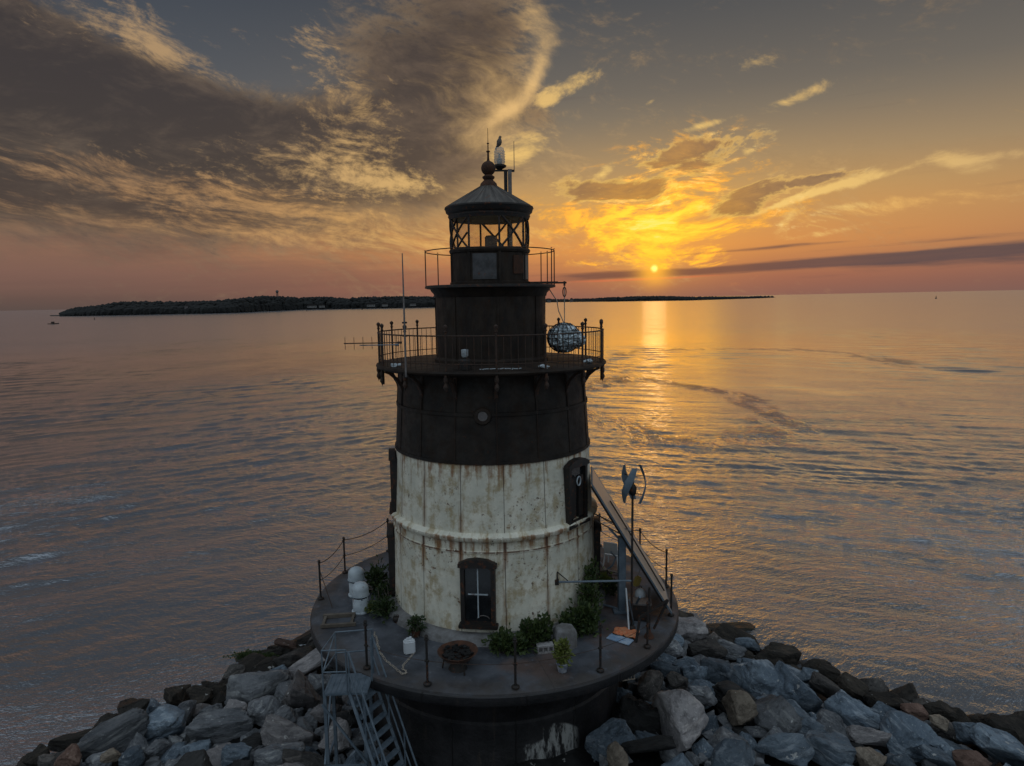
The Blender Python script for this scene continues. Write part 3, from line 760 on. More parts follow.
land('headland', [(545, 302.4, 299), (560, 302.1, 299.4), (590, 301.7, 298.6), (600, 301.6, 298.0), (615, 301.5, 297.2), (645, 300.9, 296.4), (665, 300.7, 296.4), (690, 300.4, 297.2), (715, 299.6, 296.9), (745, 298.7, 296.9), (765, 298.0, 296.8), (779, 297.3, 296.6)], 160, 'distant_woods',
     'low dark line of distant trees under the setting sun to the right of the lighthouse', 7.0, 1100, 'woods')

# water tower on the island
def far_pt(px, py_base, d):
    dr = ray(px, py_base); h_ = Vector((dr.x, dr.y, 0)).normalized()
    return Vector((CAM.x, CAM.y, 0)) + h_*d
p = far_pt(277.6, 300, 1750); zt = lambda py, d: CAM.z + (hor(277.6)-py)/F*d
M['far_grey'] = simple('far grey paint', (.10, .09, .09), (.13, .12, .12), .1, .8, 0, .01, 1)
M['far_white'] = simple('far white boards', (.16, .155, .155), (.21, .205, .20), .1, .8, 0, .01, 1)
wt_ = thing('water_tower', 'tall bulb-topped water tower rising above the island trees', 'water tower', (p.x, p.y, 0), world_=True)
zz = zt(291.5, 1750)
b = MB(); b.lathe([(0, zz+1), (2.5, zz), (3.6, zz-2.5), (3.2, zz-4.5), (1.4, zz-6.5), (0, zz-6.6)], 16); b.build('tank', M['far_grey'], wt_)
b = MB()
for k in range(5):
    an = k*2*PI/5; b.tube([(3.2*math.cos(an), 3.2*math.sin(an), 8), (2.2*math.cos(an), 2.2*math.sin(an), zz-4.5)], .35, 6)
b.tube([(0, 0, 5), (0, 0, zz-6)], .7, 8); b.build('tower_frame', M['far_grey'], wt_)
# the small beacon tower in the island's trees
p = far_pt(187, 310, 1460)
bt = thing('stone_tower', 'small pale square tower with pointed roof among the island trees', 'tower', (p.x, p.y, 0), world_=True)
b = MB(); b.box((0, 0, 7.5), (6, 6, 15)); b.build('tower_wall', M['far_grey'], bt, 0)
b = MB(); b.lathe([(4.2, 15), (0, 21)], 4, cap=True); b.build('roof', M['land'], bt, 0)
# shore houses
hs = [(312, 306.6, 1690, 22, 'long white shore building left of the whip antenna, by the island beach'), (322, 306.3, 1690, 14, 'small white shore house at the right end of the long white building'),
      (371, 306.2, 1610, 18, 'white shore house nearest the left side of the whip antenna'), (385, 306.0, 1610, 14, 'white shore house between two others just left of the whip antenna'), (413, 305.4, 1590, 14, 'white shore house with steep gable just right of the whip antenna'),
      (549, 300.6, 3050, 26, 'bigger far house with hipped roof beside the hanging rope'), (571.5, 300.4, 3050, 24, 'dark boxy far house standing alone right of the hanging rope')]
for i, (px, py, d, w, lb) in enumerate(hs):
    p = far_pt(px, py, d)
    p = p*1.02; q = thing('shore_house', lb, 'house', (p.x, p.y, 5.0 if d < 3000 else 1.0), rotz=-math.atan2(p.x, p.y+19), group='houses along the far shore', world_=True)
    far = d > 3000; hh = 13 if far else 5.5
    b = MB(); b.box((0, 0, hh/2), (w*.6 if far else w, 10, hh)); b.build('wall', M['far_grey' if far else 'far_white'], q, 0)
    b = MB(); ww = w*.6 if far else w
    b.prism([(-ww/2-1, hh+.01), (ww/2+1, hh+.01), (ww/2-3 if ww > 15 else 0.3, hh+4), (-ww/2+3 if ww > 15 else -.3, hh+4)], 12, Matrix.Translation((0, -6, 0)))
    b.build('roof', M['land'], q, 0)
    for k in range(3):
        b = MB(); b.box((-ww/3+ww/3*k, -5.05, hh*.55), (1.6, .2, 1.8)); b.build('window', M['glass_dark'], q, 0)
# boats and buoys
def boat(px, py, L, lb):
    g = ground(px, py, 0)
    q = thing('motor_boat', lb, 'boat', g, rotz=.25, world_=True)
    b = MB()
    k = 9; rows = []
    for i in range(k):
        t = i/(k-1); xx = (t-.5)*L; hw = L*.16*math.sin(min(1, (1-t)*2.2+.05)*PI/2); sh = .5+.35*t*t
        rows.append([b.bm.verts.new((xx, yy, zz_)) for yy, zz_ in ((-hw, sh*L*.12), (-hw*.7, -.1), (hw*.7, -.1), (hw, sh*L*.12))])
    for A, B_ in zip(rows, rows[1:]):
        for j in range(3): b.bm.faces.new((A[j], A[j+1], B_[j+1], B_[j]))
        b.bm.faces.new((A[3], A[0], B_[0], B_[3]))
    b.bm.faces.new(rows[0]); b.bm.faces.new(rows[-1][::-1])
    b.build('hull', M['dark_iron'], q)
    b = MB(); b.box((-.05*L, 0, L*.16), (L*.28, L*.2, L*.16), bevel=L*.02); b.build('cabin', M['dark_iron'], q)
boat(53.5, 324, 9, 'small dark motor boat low on the water off the island point')
def buoy(px, py, h_, lb):
    g = ground(px, py, 0); q = thing('channel_buoy', lb, 'buoy', g, world_=True, group='buoys on the open water')
    b = MB(); b.lathe([(0, -.2), (h_*.28, 0), (h_*.28, h_*.16), (0, h_*.16+.01)], 14); b.build('float', M['dark_iron'], q)
    b = MB(); b.lathe([(h_*.17, h_*.16), (h_*.06, h_*.75), (h_*.09, h_*.8), (0, h_)], 10); b.build('daymark', M['dark_iron'], q)
buoy(94.5, 319.5, 3.0, 'small dark buoy nearest the left point of the island')
buoy(936, 298.6, 6.0, 'lone dark buoy far out on the right, near the horizon')
buoy(307, 311.2, 4.0, 'small dark buoy off the long white shore building')
buoy(362, 309.8, 4.5, 'small dark buoy off the island, left of the whip antenna')

# ================================================================== the lighthouse
LH = thing('lighthouse', 'old black and white cast-iron lighthouse on a round concrete caisson', 'lighthouse')
def ap(phi, r, z): return Vector((r*math.sin(R(phi)), -r*math.cos(R(phi)), z))
def circ(r, z, n=96, c=(0, 0)): return [(c[0]+r*math.sin(2*PI*k/n), c[1]-r*math.cos(2*PI*k/n), z) for k in range(n)]
# caisson with its trumpet-shaped head
b = MB()
b.lathe([(3.62, -6.0), (3.58, -3.6), (3.60, -3.55), (3.60, -3.42), (3.56, -3.37), (3.54, -1.95), (3.60, -1.92), (3.60, -1.80), (3.55, -1.75), (3.66, -1.35), (3.95, -.95), (4.45, -.62), (4.95, -.42), (5.14, -.36), (5.18, -.30), (5.18, -.12), (5.12, -.06)], 128)
b.build('caisson', M['caisson'], LH)
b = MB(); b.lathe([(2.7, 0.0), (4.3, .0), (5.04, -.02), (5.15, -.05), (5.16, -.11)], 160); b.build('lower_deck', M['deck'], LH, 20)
b = MB()
prof = [(2.7, .21), (3.02, .20), (3.14, .13), (3.20, -.02)]
b.lathe(prof, 96)
for v in b.bm.verts:
    k = mnoise.noise(v.co*2.3)*.05 + mnoise.noise(v.co*9)*.018
    r_ = math.hypot(v.co.x, v.co.y); v.co.x *= 1+k*.5; v.co.y *= 1+k*.5; v.co.z += k*.5
b.build('base_curb', M['curb'], LH)
# white and black tower walls
b = MB(); b.lathe([(2.88, -.05), (2.85, 1.2), (2.83, 2.20), (2.845, 2.21), (2.845, 2.27), (2.82, 2.28), (2.82, 2.55)], 144); b.lathe([(2.79, 2.6), (2.735, 3.6), (2.70, 4.43)], 144)
b.build('white_wall', M['white_plate'], LH)
b = MB(); b.lathe([(2.80, 2.50), (2.90, 2.53), (2.93, 2.58), (2.93, 2.64), (2.88, 2.69), (2.78, 2.72)], 144)
for k in range(32):
    an = k*11.25+3; b.ball(ap(an, 2.93, 2.61), .022, 1)
b.build('belt_moulding', M['white_trim'], LH)
b = MB(); b.lathe([(2.71, 4.42), (2.735, 4.43), (2.735, 4.50), (2.70, 4.51), (2.63, 5.60), (2.66, 5.61), (2.66, 5.69), (2.62, 5.70), (2.56, 6.66)], 144)
for k in range(16):
    ph = 2+22.5*k
    b.bar(ap(ph, 2.70, 4.5), ap(ph, 2.63, 5.62), .035, .03)
    b.bar(ap(ph, 2.63, 5.68), ap(ph, 2.57, 6.6), .05, .05)
b.build('black_wall', M['black_plate'], LH)
# round port in the black band
def port(phi, z, r_wall, rad, name='porthole'):
    Mx = Matrix.Translation(ap(phi, r_wall, z)) @ Matrix.Rotation(R(phi), 4, 'Z') @ Matrix.Rotation(R(90), 4, 'X')
    b = MB(); b.lathe([(rad*.72, -.04), (rad*.72, .05), (rad*.8, .075), (rad*1.15, .07), (rad*1.3, .03), (rad*1.3, -.04)], 32)
    for v in b.bm.verts: v.co = Mx @ v.co
    o = b.build(name, M['black_smooth'], LH)
    b = MB(); b.lathe([(0, .022), (rad*.74, .02)], 24)
    for v in b.bm.verts: v.co = Mx @ v.co
    b.build('pane', M['grey_metal'], o)
port(-5.3, 5.62, 2.64, .17)
# windows with arched hoods
def arch(w, h, rise, n=9):
    pts = [(-w/2, 0), (w/2, 0), (w/2, h-rise)]
    for k in range(1, n): t = k/n; pts.append((w/2-w*t, h-rise+rise*math.sin(PI*t)**.8))
    pts.append((-w/2, h-rise)); return pts
def window(phi, zb, w, h, rw, muntin=True, ring=False, panel=False):
    Mx = Matrix.Translation(ap(phi, rw, zb)) @ Matrix.Rotation(R(phi), 4, 'Z') @ Matrix.Rotation(PI, 4, 'Z')
    fr = .10
    b = MB(); b.frame(arch(w, h, .13), [(x*(1-2*fr/w), fr+z*(1-2*fr/h)) for x, z in arch(w, h, .13)], .26, Mx @ Matrix.Translation((0, -.12, 0)))
    o = b.build('window', M['dark_iron'], LH, 25); b = MB()
    b.prism([(-w/2-.05, h-.16), (w/2+.05, h-.16), (w/2+.05, h-.07), (w*.3, h+.03), (0, h+.06), (-w*.3, h+.03), (-w/2-.05, h-.07)], .17, Mx @ Matrix.Translation((0, .0, 0)))
    b.build('hood', M['dark_iron'], o, 25)
    b = MB(); b.box(Mx @ Vector((0, .06, -.01)), (w+.12, .28, .09), Matrix.Rotation(R(phi), 3, 'Z'), bevel=.015); b.build('sill', M['dark_iron'], o)
    b = MB(); b.prism(arch(w-fr*1.5, h-fr*1.5, .1), .02, Mx @ Matrix.Translation((0, .03, fr*.75))); b.build('pane', M['glass_dark'], o, 0)
    rz = Matrix.Rotation(R(phi), 3, 'Z')
    if muntin:
        b = MB(); b.box(Mx @ Vector((0, .065, h*.52)), (.03, .03, h-.32), rz); b.box(Mx @ Vector((0, .068, h*.48)), (w-.36, .03, .026), rz)
        b.build('muntin', M['whitep'], o, 0)
        b = MB(); b.tube([Mx @ Vector((-.12+.15*math.cos(t), .06, .17+.08*math.sin(t))) for t in [PI*k/10 for k in range(11)]], .012, 6); b.build('curtain_rail', M['grey_metal'], o)
    if panel:
        b = MB()
        for sx in (-1, 1): b.box(Mx @ Vector((sx*w*.2, .07, h*.42)), (w*.30, .06, h*.66), rz, bevel=.02)
        b.build('shutter', M['dark_iron'], o)
    if ring:
        b = MB(); b.tube([Mx @ Vector((.085*math.cos(t)+.02, .15, h*.68+.115*math.sin(t))) for t in [2*PI*k/24 for k in range(24)]], .018, 8, closed=True)
        b.build('ring', M['whitep'], o)
    return o
window(-8.6, .42, .86, 1.66, 2.86)
window(50, 2.62, .86, 1.66, 2.73, muntin=False, ring=True, panel=True)
window(-83, 2.70, .86, 1.6, 2.74, muntin=False, panel=True)
window(-86, .35, .90, 1.75, 2.85, muntin=False, panel=True)
window(88, .35, .90, 1.75, 2.85, muntin=False, panel=True)
# main gallery
b = MB(); b.lathe([(1.4, 6.76), (3.08, 6.75), (3.15, 6.74), (3.17, 6.70), (3.15, 6.66), (3.05, 6.65), (2.96, 6.60), (2.5, 6.60)], 144); b.build('gallery_deck', M['black_smooth'], LH)
def bracket_mesh():
    b = MB()
    pts = [(2.58, 5.70), (2.60, 5.95), (2.66, 6.18), (2.78, 6.38), (2.94, 6.52), (3.08, 6.58)]
    p2 = [(3.08, 6.655), (2.9, 6.655), (2.7, 6.655), (2.56, 6.655)]
    w = .045
    L = []
    for sx in (-w, w): L.append([b.bm.verts.new((sx, -r_, z)) for r_, z in pts])
    for sx in (-w, w): L.append([b.bm.verts.new((sx, -r_+.075, z+.035)) for r_, z in pts])
    a0_, a1_, c0, c1_ = L
    k = len(pts)
    for i in range(k-1):
        for A, B_ in ((a0_, a1_), (a1_, c1_), (c1_, c0), (c0, a0_)): b.bm.faces.new((A[i], A[i+1], B_[i+1], B_[i]))
    b.bm.faces.new((a0_[0], a1_[0], c1_[0], c0[0])); b.bm.faces.new((a0_[-1], a1_[-1], c1_[-1], c0[-1]))
    b.box((0, -2.80, 6.625), (.09, .50, .05)); b.box((0, -2.575, 6.15), (.09, .05, .95))
    return b
bk = bracket_mesh().build('gallery_bracket', M['iron'], LH); bk.rotation_euler.z = R(2)
for k in range(1, 16):
    c = dup(bk, LH); c.rotation_euler.z = R(2+22.5*k)
# gallery railing: posts with finials and pendants, two rails, thin balusters
b = MB()
for z, r_ in ((7.585, .018), (6.92, .012)): b.tube(circ(3.09, z, 96), r_, 8, closed=True)
rail = b.build('gallery_railing', M['iron'], LH)
b = MB()
b.tube([(0, -3.09, 6.28), (0, -3.09, 7.72)], .026, 8)
b.lathe([(.0, 7.86), (.05, 7.82), (.052, 7.78), (.03, 7.74), (.03, 7.70), (.045, 7.69), (.03, 7.66)], 10, (0, -3.09, 0))
b.lathe([(.05, 6.60), (.055, 6.52), (.025, 6.47), (.055, 6.40), (.06, 6.36), (.02, 6.30), (.0, 6.22)], 10, (0, -3.13, 0))
b.tube([(0, -3.13, 6.66), (0, -3.13, 6.3)], .03, 8)
post = b.build('post', M['iron'], rail); post.rotation_euler.z = R(2)
for k in range(1, 16): c = dup(post, rail); c.rotation_euler.z = R(2+22.5*k)
b = MB(); b.tube([(0, -3.09, 6.76), (0, -3.09, 7.585)], .0085, 6)
bal = b.build('baluster', M['iron'], rail); bal.rotation_euler.z = R(2+22.5/7)
cnt = 0
for k in range(16):
    for j in range(1, 7):
        if k == 0 and j == 1: continue
        c = dup(bal, rail); c.rotation_euler.z = R(2+22.5*k+22.5/7*j)
# watch room
b = MB(); b.lathe([(1.58, 6.75), (1.58, 6.84), (1.53, 6.87), (1.50, 6.9), (1.515, 8.5), (1.54, 8.52), (1.56, 8.60), (1.62, 8.66), (1.66, 8.74)], 96)
for k in range(8): b.bar(ap(7+45*k, 1.515, 6.9), ap(7+45*k, 1.525, 8.5), .05, .02)
b.build('watch_room', M['black_smooth'], LH)
# lantern gallery
b = MB(); b.lathe([(1.0, 8.83), (1.74, 8.82), (1.79, 8.80), (1.79, 8.75), (1.72, 8.73), (1.4, 8.73)], 96); b.build('lantern_deck', M['dark_iron'], LH)
b = MB(); b.tube(circ(1.76, 9.73, 72), .014, 8, closed=True); r2_ = b.build('lantern_railing', M['iron'], LH)
b = MB(); b.tube([(0, -1.76, 8.8), (0, -1.76, 9.73)], .015, 8); b.lathe([(.03, 9.76), (0, 9.79)], 8, (0, -1.76, 0)); pp = b.build('post', M['iron'], r2_)
offs = [-88, -57-180, 68, 82, 112, -122, 160, -160]
pp.rotation_euler.z = R(offs[0])
for a_ in offs[1:]: c = dup(pp, r2_); c.rotation_euler.z = R(a_)
b = MB(); b.box((1.80, -.25, 8.86), (.55, .09, .045)); b.box((1.45, -.28, 8.87), (.75, .30, .05)); b.box((2.02, -.25, 8.84), (.05, .07, .12)); b.build('hoist_beam', M['iron'], LH)
# lantern room
b = MB(); b.lathe([(1.10, 8.82), (1.10, 8.90), (1.055, 8.92), (1.055, 9.66), (1.09, 9.68), (1.11, 9.74), (1.09, 9.78), (1.04, 9.78)], 96)
MU = [-30+45*k-1 for k in range(8)]
for a_ in MU: b.bar(ap(a_, 1.06, 8.85), ap(a_, 1.06, 9.72), .07, .05)
b.build('lantern_base', M['black_smooth'], LH)
b = MB()
def curved_panel(b, r_, a0_, a1_, z0, z1, th=.02, n=10):
    o_ = [[b.bm.verts.new(ap(a0_+(a1_-a0_)*k/n, rr_, z)) for k in range(n+1)] for rr_, z in ((r_, z0), (r_, z1), (r_+th, z0), (r_+th, z1))]
    for k in range(n):
        b.bm.faces.new((o_[2][k], o_[2][k+1], o_[3][k+1], o_[3][k])); b.bm.faces.new((o_[1][k], o_[1][k+1], o_[3][k+1], o_[3][k])); b.bm.faces.new((o_[0][k], o_[0][k+1], o_[2][k+1], o_[2][k]))
    for e in (0, n): b.bm.faces.new((o_[0][e], o_[1][e], o_[3][e], o_[2][e]))
curved_panel(b, 1.055, -25, 9, 8.96, 9.62)
b.build('front_panel', simple('scuffed grey panel', (.03, .03, .032), (.075, .075, .08), 5, .5, .2, .01, 20, rust=.1), LH)
b = MB(); curved_panel(b, 1.055, 35, 55, 9.10, 9.58, .03); b.build('hatch', M['rust'], LH)
b = MB(); curved_panel(b, 1.055, 57, 75, 8.96, 9.60, .012); b.build('side_panel', simple('faded grey-brown panel', (.14, .12, .11), (.20, .17, .15), 5, .7, 0, .01, 20), LH)
b = MB(); b.lathe([(1.035, 9.78), (1.035, 10.585)], 96); b.build('lantern_glass', M['glass'], LH)
for a_ in MU:
    b = MB(); b.bar(ap(a_, 1.045, 9.75), ap(a_, 1.045, 10.58), .055, .05); b.build('mullion', M['dark_iron'], LH)
for k in range(8):
    if k in (0, 3, 5): continue
    s0, s1 = MU[k]+2, MU[k]+43
    b = MB()
    for (u0, u1) in (((0, 1), (1, 0)) if k not in (7,) else ((0, 1), (1, 0), (.5, 1.0), (0, .5), (.5, 0), (1, .5))):
        if k == 7: break
        b.tube([ap(s0+(s1-s0)*(u0+(u1-u0)*t/8), 1.06, 9.79+.83*t/8) for t in range(9)], .033, 6)
    if k == 7:
        for q0, z0, q1, z1 in ((0, 9.79, 1, 10.56), (1, 9.79, 0, 10.56), (0, 10.17, .5, 10.56), (.5, 9.79, 1, 10.17)):
            b.tube([ap(s0+(s1-s0)*(q0+(q1-q0)*t/6), 1.06, z0+(z1-z0)*t/6) for t in range(7)], .026, 6)
    b.build('lattice_bar', M['dark_iron'], LH)
b = MB(); b.lathe([(1.045, 10.60), (1.08, 10.57), (1.10, 10.62), (1.12, 10.66), (1.10, 10.70), (1.17, 10.76), (1.19, 10.84), (1.21, 10.86), (1.20, 10.90), (1.15, 10.90)], 96)
b.build('cornice', M['dark_iron'], LH)
b = MB(); b.lathe([(1.06, 10.585), (1.0, 10.59), (1.0, 10.70), (.6, 10.90), (0, 11.0)], 64); b.build('ceiling', simple('warm cream paint', (.85, .72, .52), (.78, .66, .46), 4, .6, 0, .001, 20), LH)
b = MB(); b.lathe([(1.19, 10.895), (1.15, 10.93), (.62, 11.24), (.24, 11.46), (.19, 11.50)], 96)
for k in range(12): b.bar(ap(k*30+11, 1.16, 10.92), ap(k*30+11, .22, 11.475), .022, .018)
rf = b.build('roof', M['roof'], LH)
b = MB(); b.lathe([(.24, 11.46), (.22, 11.54), (.16, 11.60), (.12, 11.64), (.16, 11.68), (.17, 11.72), (.11, 11.76), (.10, 11.79)], 32); b.ball((0, 0, 11.945), .195, 4)
b.lathe([(.05, 12.1), (.03, 12.2), (.025, 12.36), (.05, 12.37), (.05, 12.40), (.015, 12.41), (.015, 12.58), (.04, 12.59), (.008, 12.62), (.006, 12.98), (0, 13.0)], 12)
b.build('finial', M['rust'], rf)
# what stands inside the lantern
lp = thing('lantern_lamp', 'small boxy lamp seen through the lantern glass of the lighthouse', 'lamp', (.04, .1, 9.55))
b = MB(); b.lathe([(.28, 0), (.28, .25), (.12, .27), (.12, .3)], 20, cap=True); b.build('pedestal', M['dark_iron'], lp)
b = MB(); b.lathe([(.17, .3), (.17, .58), (.13, .62), (0, .62)], 20); b.build('lens', M['grey_metal'], lp)

# mast with the signal light behind the lantern
ms = thing('light_mast', 'grey steel mast with side arm standing behind the lantern roof', 'mast', (.62, 1.35, 8.8))
b = MB(); b.box((0, 0, 1.68), (.11, .11, 3.36)); b.build('pole', M['grey_metal'], ms, 0)
b = MB(); b.box((-.17, 0, 3.33), (.62, .06, .045)); b.box((-.12, 0, 2.95), (.10, .07, .72)); b.build('arm', M['dark_iron'], ms, 0)
b = MB(); b.tube([(.13, 0, 3.3), (.13, 0, 4.15)], [.012, .008], 6); b.tube([(.13, 0, 3.3), (.04, 0, 3.3)], .015, 6); b.build('whip', M['grey_metal'], ms)
bl = thing('signal_beacon', 'clear glass signal beacon on the mast arm above the lighthouse roof', 'beacon', (.33, 1.35, 12.15))
b = MB(); b.lathe([(.06, 0.0), (.10, .03), (.19, .08), (.20, .12), (.14, .15)], 20, cap=True); b.build('base', M['dark_iron'], bl)
b = MB(); b.lathe([(.145, .13), (.155, .3), (.14, .52), (.13, .6), (.12, .615), (0, .62)], 20)
for k in range(5): b.lathe([(.15, .2+.07*k), (.17, .225+.07*k), (.15, .25+.07*k)], 20)
b.build('lens', M['frost'], bl)
b = MB(); b.lathe([(0, .16), (.07, .17), (.07, .3), (.03, .34), (.03, .45), (0, .46)], 12); b.build('bulb', M['whitep'], bl)
# the bird
def bird_mesh():
    me = bpy.data.meshes.new('b')
    pts = [(0, 0, 0.03), (0, 0, .08), (.0, 0, .14), (.0, 0, .19), (.01, -.01, .235), (.03, -.012, .245)]
    b = MB()
    b.tube([(-.05, .03, .02), (-.035, .02, .045), (-.01, .005, .085), (.0, 0, .13), (.008, -.004, .17), (.012, -.008, .20), (.014, -.010, .225), (.022, -.014, .243), (.05, -.02, .235), (.065, -.025, .228)],
           [.012, .035, .055, .062, .052, .034, .030, .028, .010, .003], 14)
    b.tube([(-.05, .03, .04), (-.085, .06, -.03)], [.028, .012], 8)
    for s_ in (-.02, .02): b.tube([(s_, 0, .06), (s_, -.005, 0)], .004, 5)
    return b
bo = bird_mesh().build('bird', simple('grey gull feathers', (.10, .08, .07), (.17, .14, .12), 20, .8, 0, .005, 60))
bo.matrix_world = TILT @ Matrix.Translation((.33, 1.35, 12.77)) @ Matrix.Scale(1.25, 4); tag(bo, 'brown bird perched upright on top of the glass signal beacon', 'bird')

# ------------------------------------------------------------------ things on the main gallery
# whip antenna
wa = thing('whip_antenna', 'tall thin whip antenna strapped to the gallery railing post', 'antenna', ap(-41.3, 3.17, 6.7))
b = MB(); b.tube([(0, 0, -.12), (0, 0, 1.2), (0, 0, 2.85)], [.028, .024, .012], 8); b.build('rod', M['grey_metal'], wa)
for z in (-.1, .88, 1.2):
    b = MB(); b.box((0, .03, z), (.11, .1, .04)); b.build('clamp', M['dark_iron'], wa, 0)
def yagi(loc, L, nel, eh, lab, rot=0.0, mat_='grey_metal', vert=True):
    q = thing('yagi_antenna', lab, 'antenna', loc, rotz=rot, group='rake-shaped antennas on the gallery railing')
    b = MB(); b.tube([(0, 0, 0), (-L, 0, 0)], .014, 6); b.build('boom', M[mat_], q)
    b = MB(); b.tube([(0, 0, 0), (-.1, 0, 0)], .028, 8)
    b.build('mount', M[mat_], q)
    for k in range(nel):
        x_ = -L + .03 + (L*.62)*k/(nel-1)
        b = MB(); d = Vector((0, 0, eh/2)) if vert else Vector((0, eh/2, 0))
        b.tube([Vector((x_, 0, 0))-d, Vector((x_, 0, 0))+d], .007, 5); b.build('element', M[mat_], q)
yagi(ap(-43, 3.20, 7.42), 1.38, 5, .30, 'brown rake-shaped antenna pointing left, farthest out past the railing', .04, 'iron')
yagi(ap(-43, 3.28, 7.37), .95, 4, .12, 'pale short rake-shaped antenna lying just below the brown one', -.02, 'galv', False)
# wrapped silvery ball hanging from the hoist beam
hb = thing('hanging_ball', 'big lumpy silver-blue ball wrapped in netting, hanging above the gallery deck', 'ball', (2.0, -.22, 7.36))
b = MB()
b.ball((0, 0, 0), .44, 5, (1, 1, .88)); b.ball((.34, .05, -.05), .24, 4)
for v in b.bm.verts:
    k = mnoise.cell(v.co*9)*.05 + mnoise.noise(v.co*5)*.10 + mnoise.noise(v.co*16)*.05
    v.co *= 1+k
m, n, out = material('crinkled silver wrap')
co = objco(n)
cl = n.voro(co, 14, out=1)
cr = n.sep(cl)[0]
c = n.mix(n.sstep(cr, .15, .6), (.26, .32, .36), (.75, .86, .92))
c = n.mix(n.sstep(n.noise(co, 5, 5, .7), .54, .66)*.9, c, (.06, .05, .04))
principled(n, out, c, .35, .15, .5, n.bump(n.voro(co, 14), 1.0, .05))
b.build('wrapped_ball', m, hb, 20)
b = MB()
for k in range(9):
    an = k*20; ca, sa = math.cos(R(an)), math.sin(R(an))
    b.tube([(.465*ca*math.sin(t), .465*sa*math.sin(t), .415*math.cos(t)) for t in [2*PI*j/28 for j in range(28)]], .009, 5, closed=True)
for k in range(5):
    t = PI*(k+1)/6; b.tube([(.47*math.sin(t)*math.cos(u), .47*math.sin(t)*math.sin(u), .42*math.cos(t)) for u in [2*PI*j/24 for j in range(24)]], .009, 5, closed=True)
b.build('netting', M['dark_iron'], hb)
rp = thing('hoist_rope', 'rope and slack chain running from the hoist beam down to the wrapped ball', 'rope', (2.02, -.22, 7.75))
b = MB(); b.tube([(0, 0, 0), (0, -.02, 1.07)], .013, 6); b.tube([(-.02, 0, .02), (-.16, .03, .35), (-.20, .05, .62), (-.40, .08, .93), (-.52, .1, 1.02)], .014, 6); b.build('cord', M['rope'], rp)
b = MB()
b.tube([(.0+.045*math.cos(t), -.02, .86+.13*math.sin(t)) for t in [2*PI*k/16 for k in range(16)]], .014, 6, closed=True); b.build('shackle', M['dark_iron'], rp)
# small lamp on a drum
ld = thing('deck_lamp', 'small white-capped lamp on a dark drum on the gallery deck', 'lamp', ap(-14, 2.68, 6.76))
b = MB(); b.lathe([(.17, 0), (.17, .22), (.12, .26), (.05, .27), (.05, .3)], 20, cap=True); b.build('drum', M['dark_iron'], ld)
b = MB(); b.lathe([(.06, .30), (.085, .34), (.085, .48), (0, .49)], 16); b.build('lamp_head', M['whitep'], ld)
# crumpled cord
def scatter_cord(name, lab, pts, r_, mat_, cat='cord'):
    b = MB(); b.tube(pts, r_, 6); o = b.build(name, M[mat_]); c0 = Vector(pts[0])
    o.matrix_world = TILT; return tag(o, lab, cat)
random.seed(3)
c0 = ap(3, 2.95, 6.775)
pts = [c0 + Vector((-.42+.95*k/16 + random.uniform(-.05, .05), random.uniform(-.07, .07), .01+.02*random.random())) for k in range(17)]
scatter_cord('crumpled_cord', 'crumpled white cord lying at the front edge of the gallery deck', pts, .012, 'whitep')
for i, (ph, r_, lab) in enumerate(((26, 2.9, 'crumpled white rag on the gallery deck right of the loose cord'), (62, 2.85, 'crumpled white rag at the right end of the gallery deck'), (-58, 2.9, 'small white rag at the left end of the gallery deck'))):
    b = MB(); b.ball((0, 0, .03), .10, 3, (1.3, .8, .45))
    for v in b.bm.verts: v.co += v.co.normalized()*mnoise.noise(v.co*14+Vector((i*5, 0, 0)))*.07
    o = b.build('rag', M['whitep']); o.matrix_world = TILT @ Matrix.Translation(ap(ph, r_, 6.77)); tag(o, lab, 'rag', 'rags on the gallery deck')

# ------------------------------------------------------------------ lower deck railing
SP = [4.5, 28, 47, 69, 90, 112, 134, 156, 178, 200, 226, 250, 272, 323, 342]
lr = MB()
def cat(a, b_, sag, n=10): return [a.lerp(b_, t/n) - Vector((0, 0, sag*4*(t/n)*(1-t/n))) for t in range(n+1)]
for i in range(15):
    a_, b_ = SP[i], SP[(i+1) % 15]
    am = ((a_+180) % 360)-180
    if am == -88: continue
    front = -45 < am < 75
    if not front: lr.tube(cat(ap(a_, 5.0, 1.06), ap(b_, 5.0, 1.06), .13), .013, 5)
    lr.tube(cat(ap(a_, 5.0, .55), ap(b_, 5.0, .55), .05 if front else .10), .006 if front else .010, 5)
dr_ = lr.build('deck_railing', M['iron'], LH)
b = MB(); b.tube([(0, -5.0, 0), (0, -5.0, 1.10)], .028, 8); b.lathe([(.09, 0.0), (.09, .03), (.04, .06)], 12, (0, -5.0, 0)); b.lathe([(.028, 1.08), (.045, 1.11), (.03, 1.15), (0, 1.16)], 10, (0, -5.0, 0))
for z in (.55, 1.05): b.tube([(-.045, -5.0, z), (.045, -5.0, z)], .03, 6)
sp = b.build('stanchion', M['dark_iron'], dr_); sp.rotation_euler.z = R(SP[0])
for a_ in SP[1:]: c = dup(sp, dr_); c.rotation_euler.z = R(a_)
# braces at the back-left post
b = MB(); b.tube([ap(SP[12], 4.98, .8), ap(SP[12]+8, 4.6, .02)], .012, 5); b.build('brace', M['iron'], dr_)

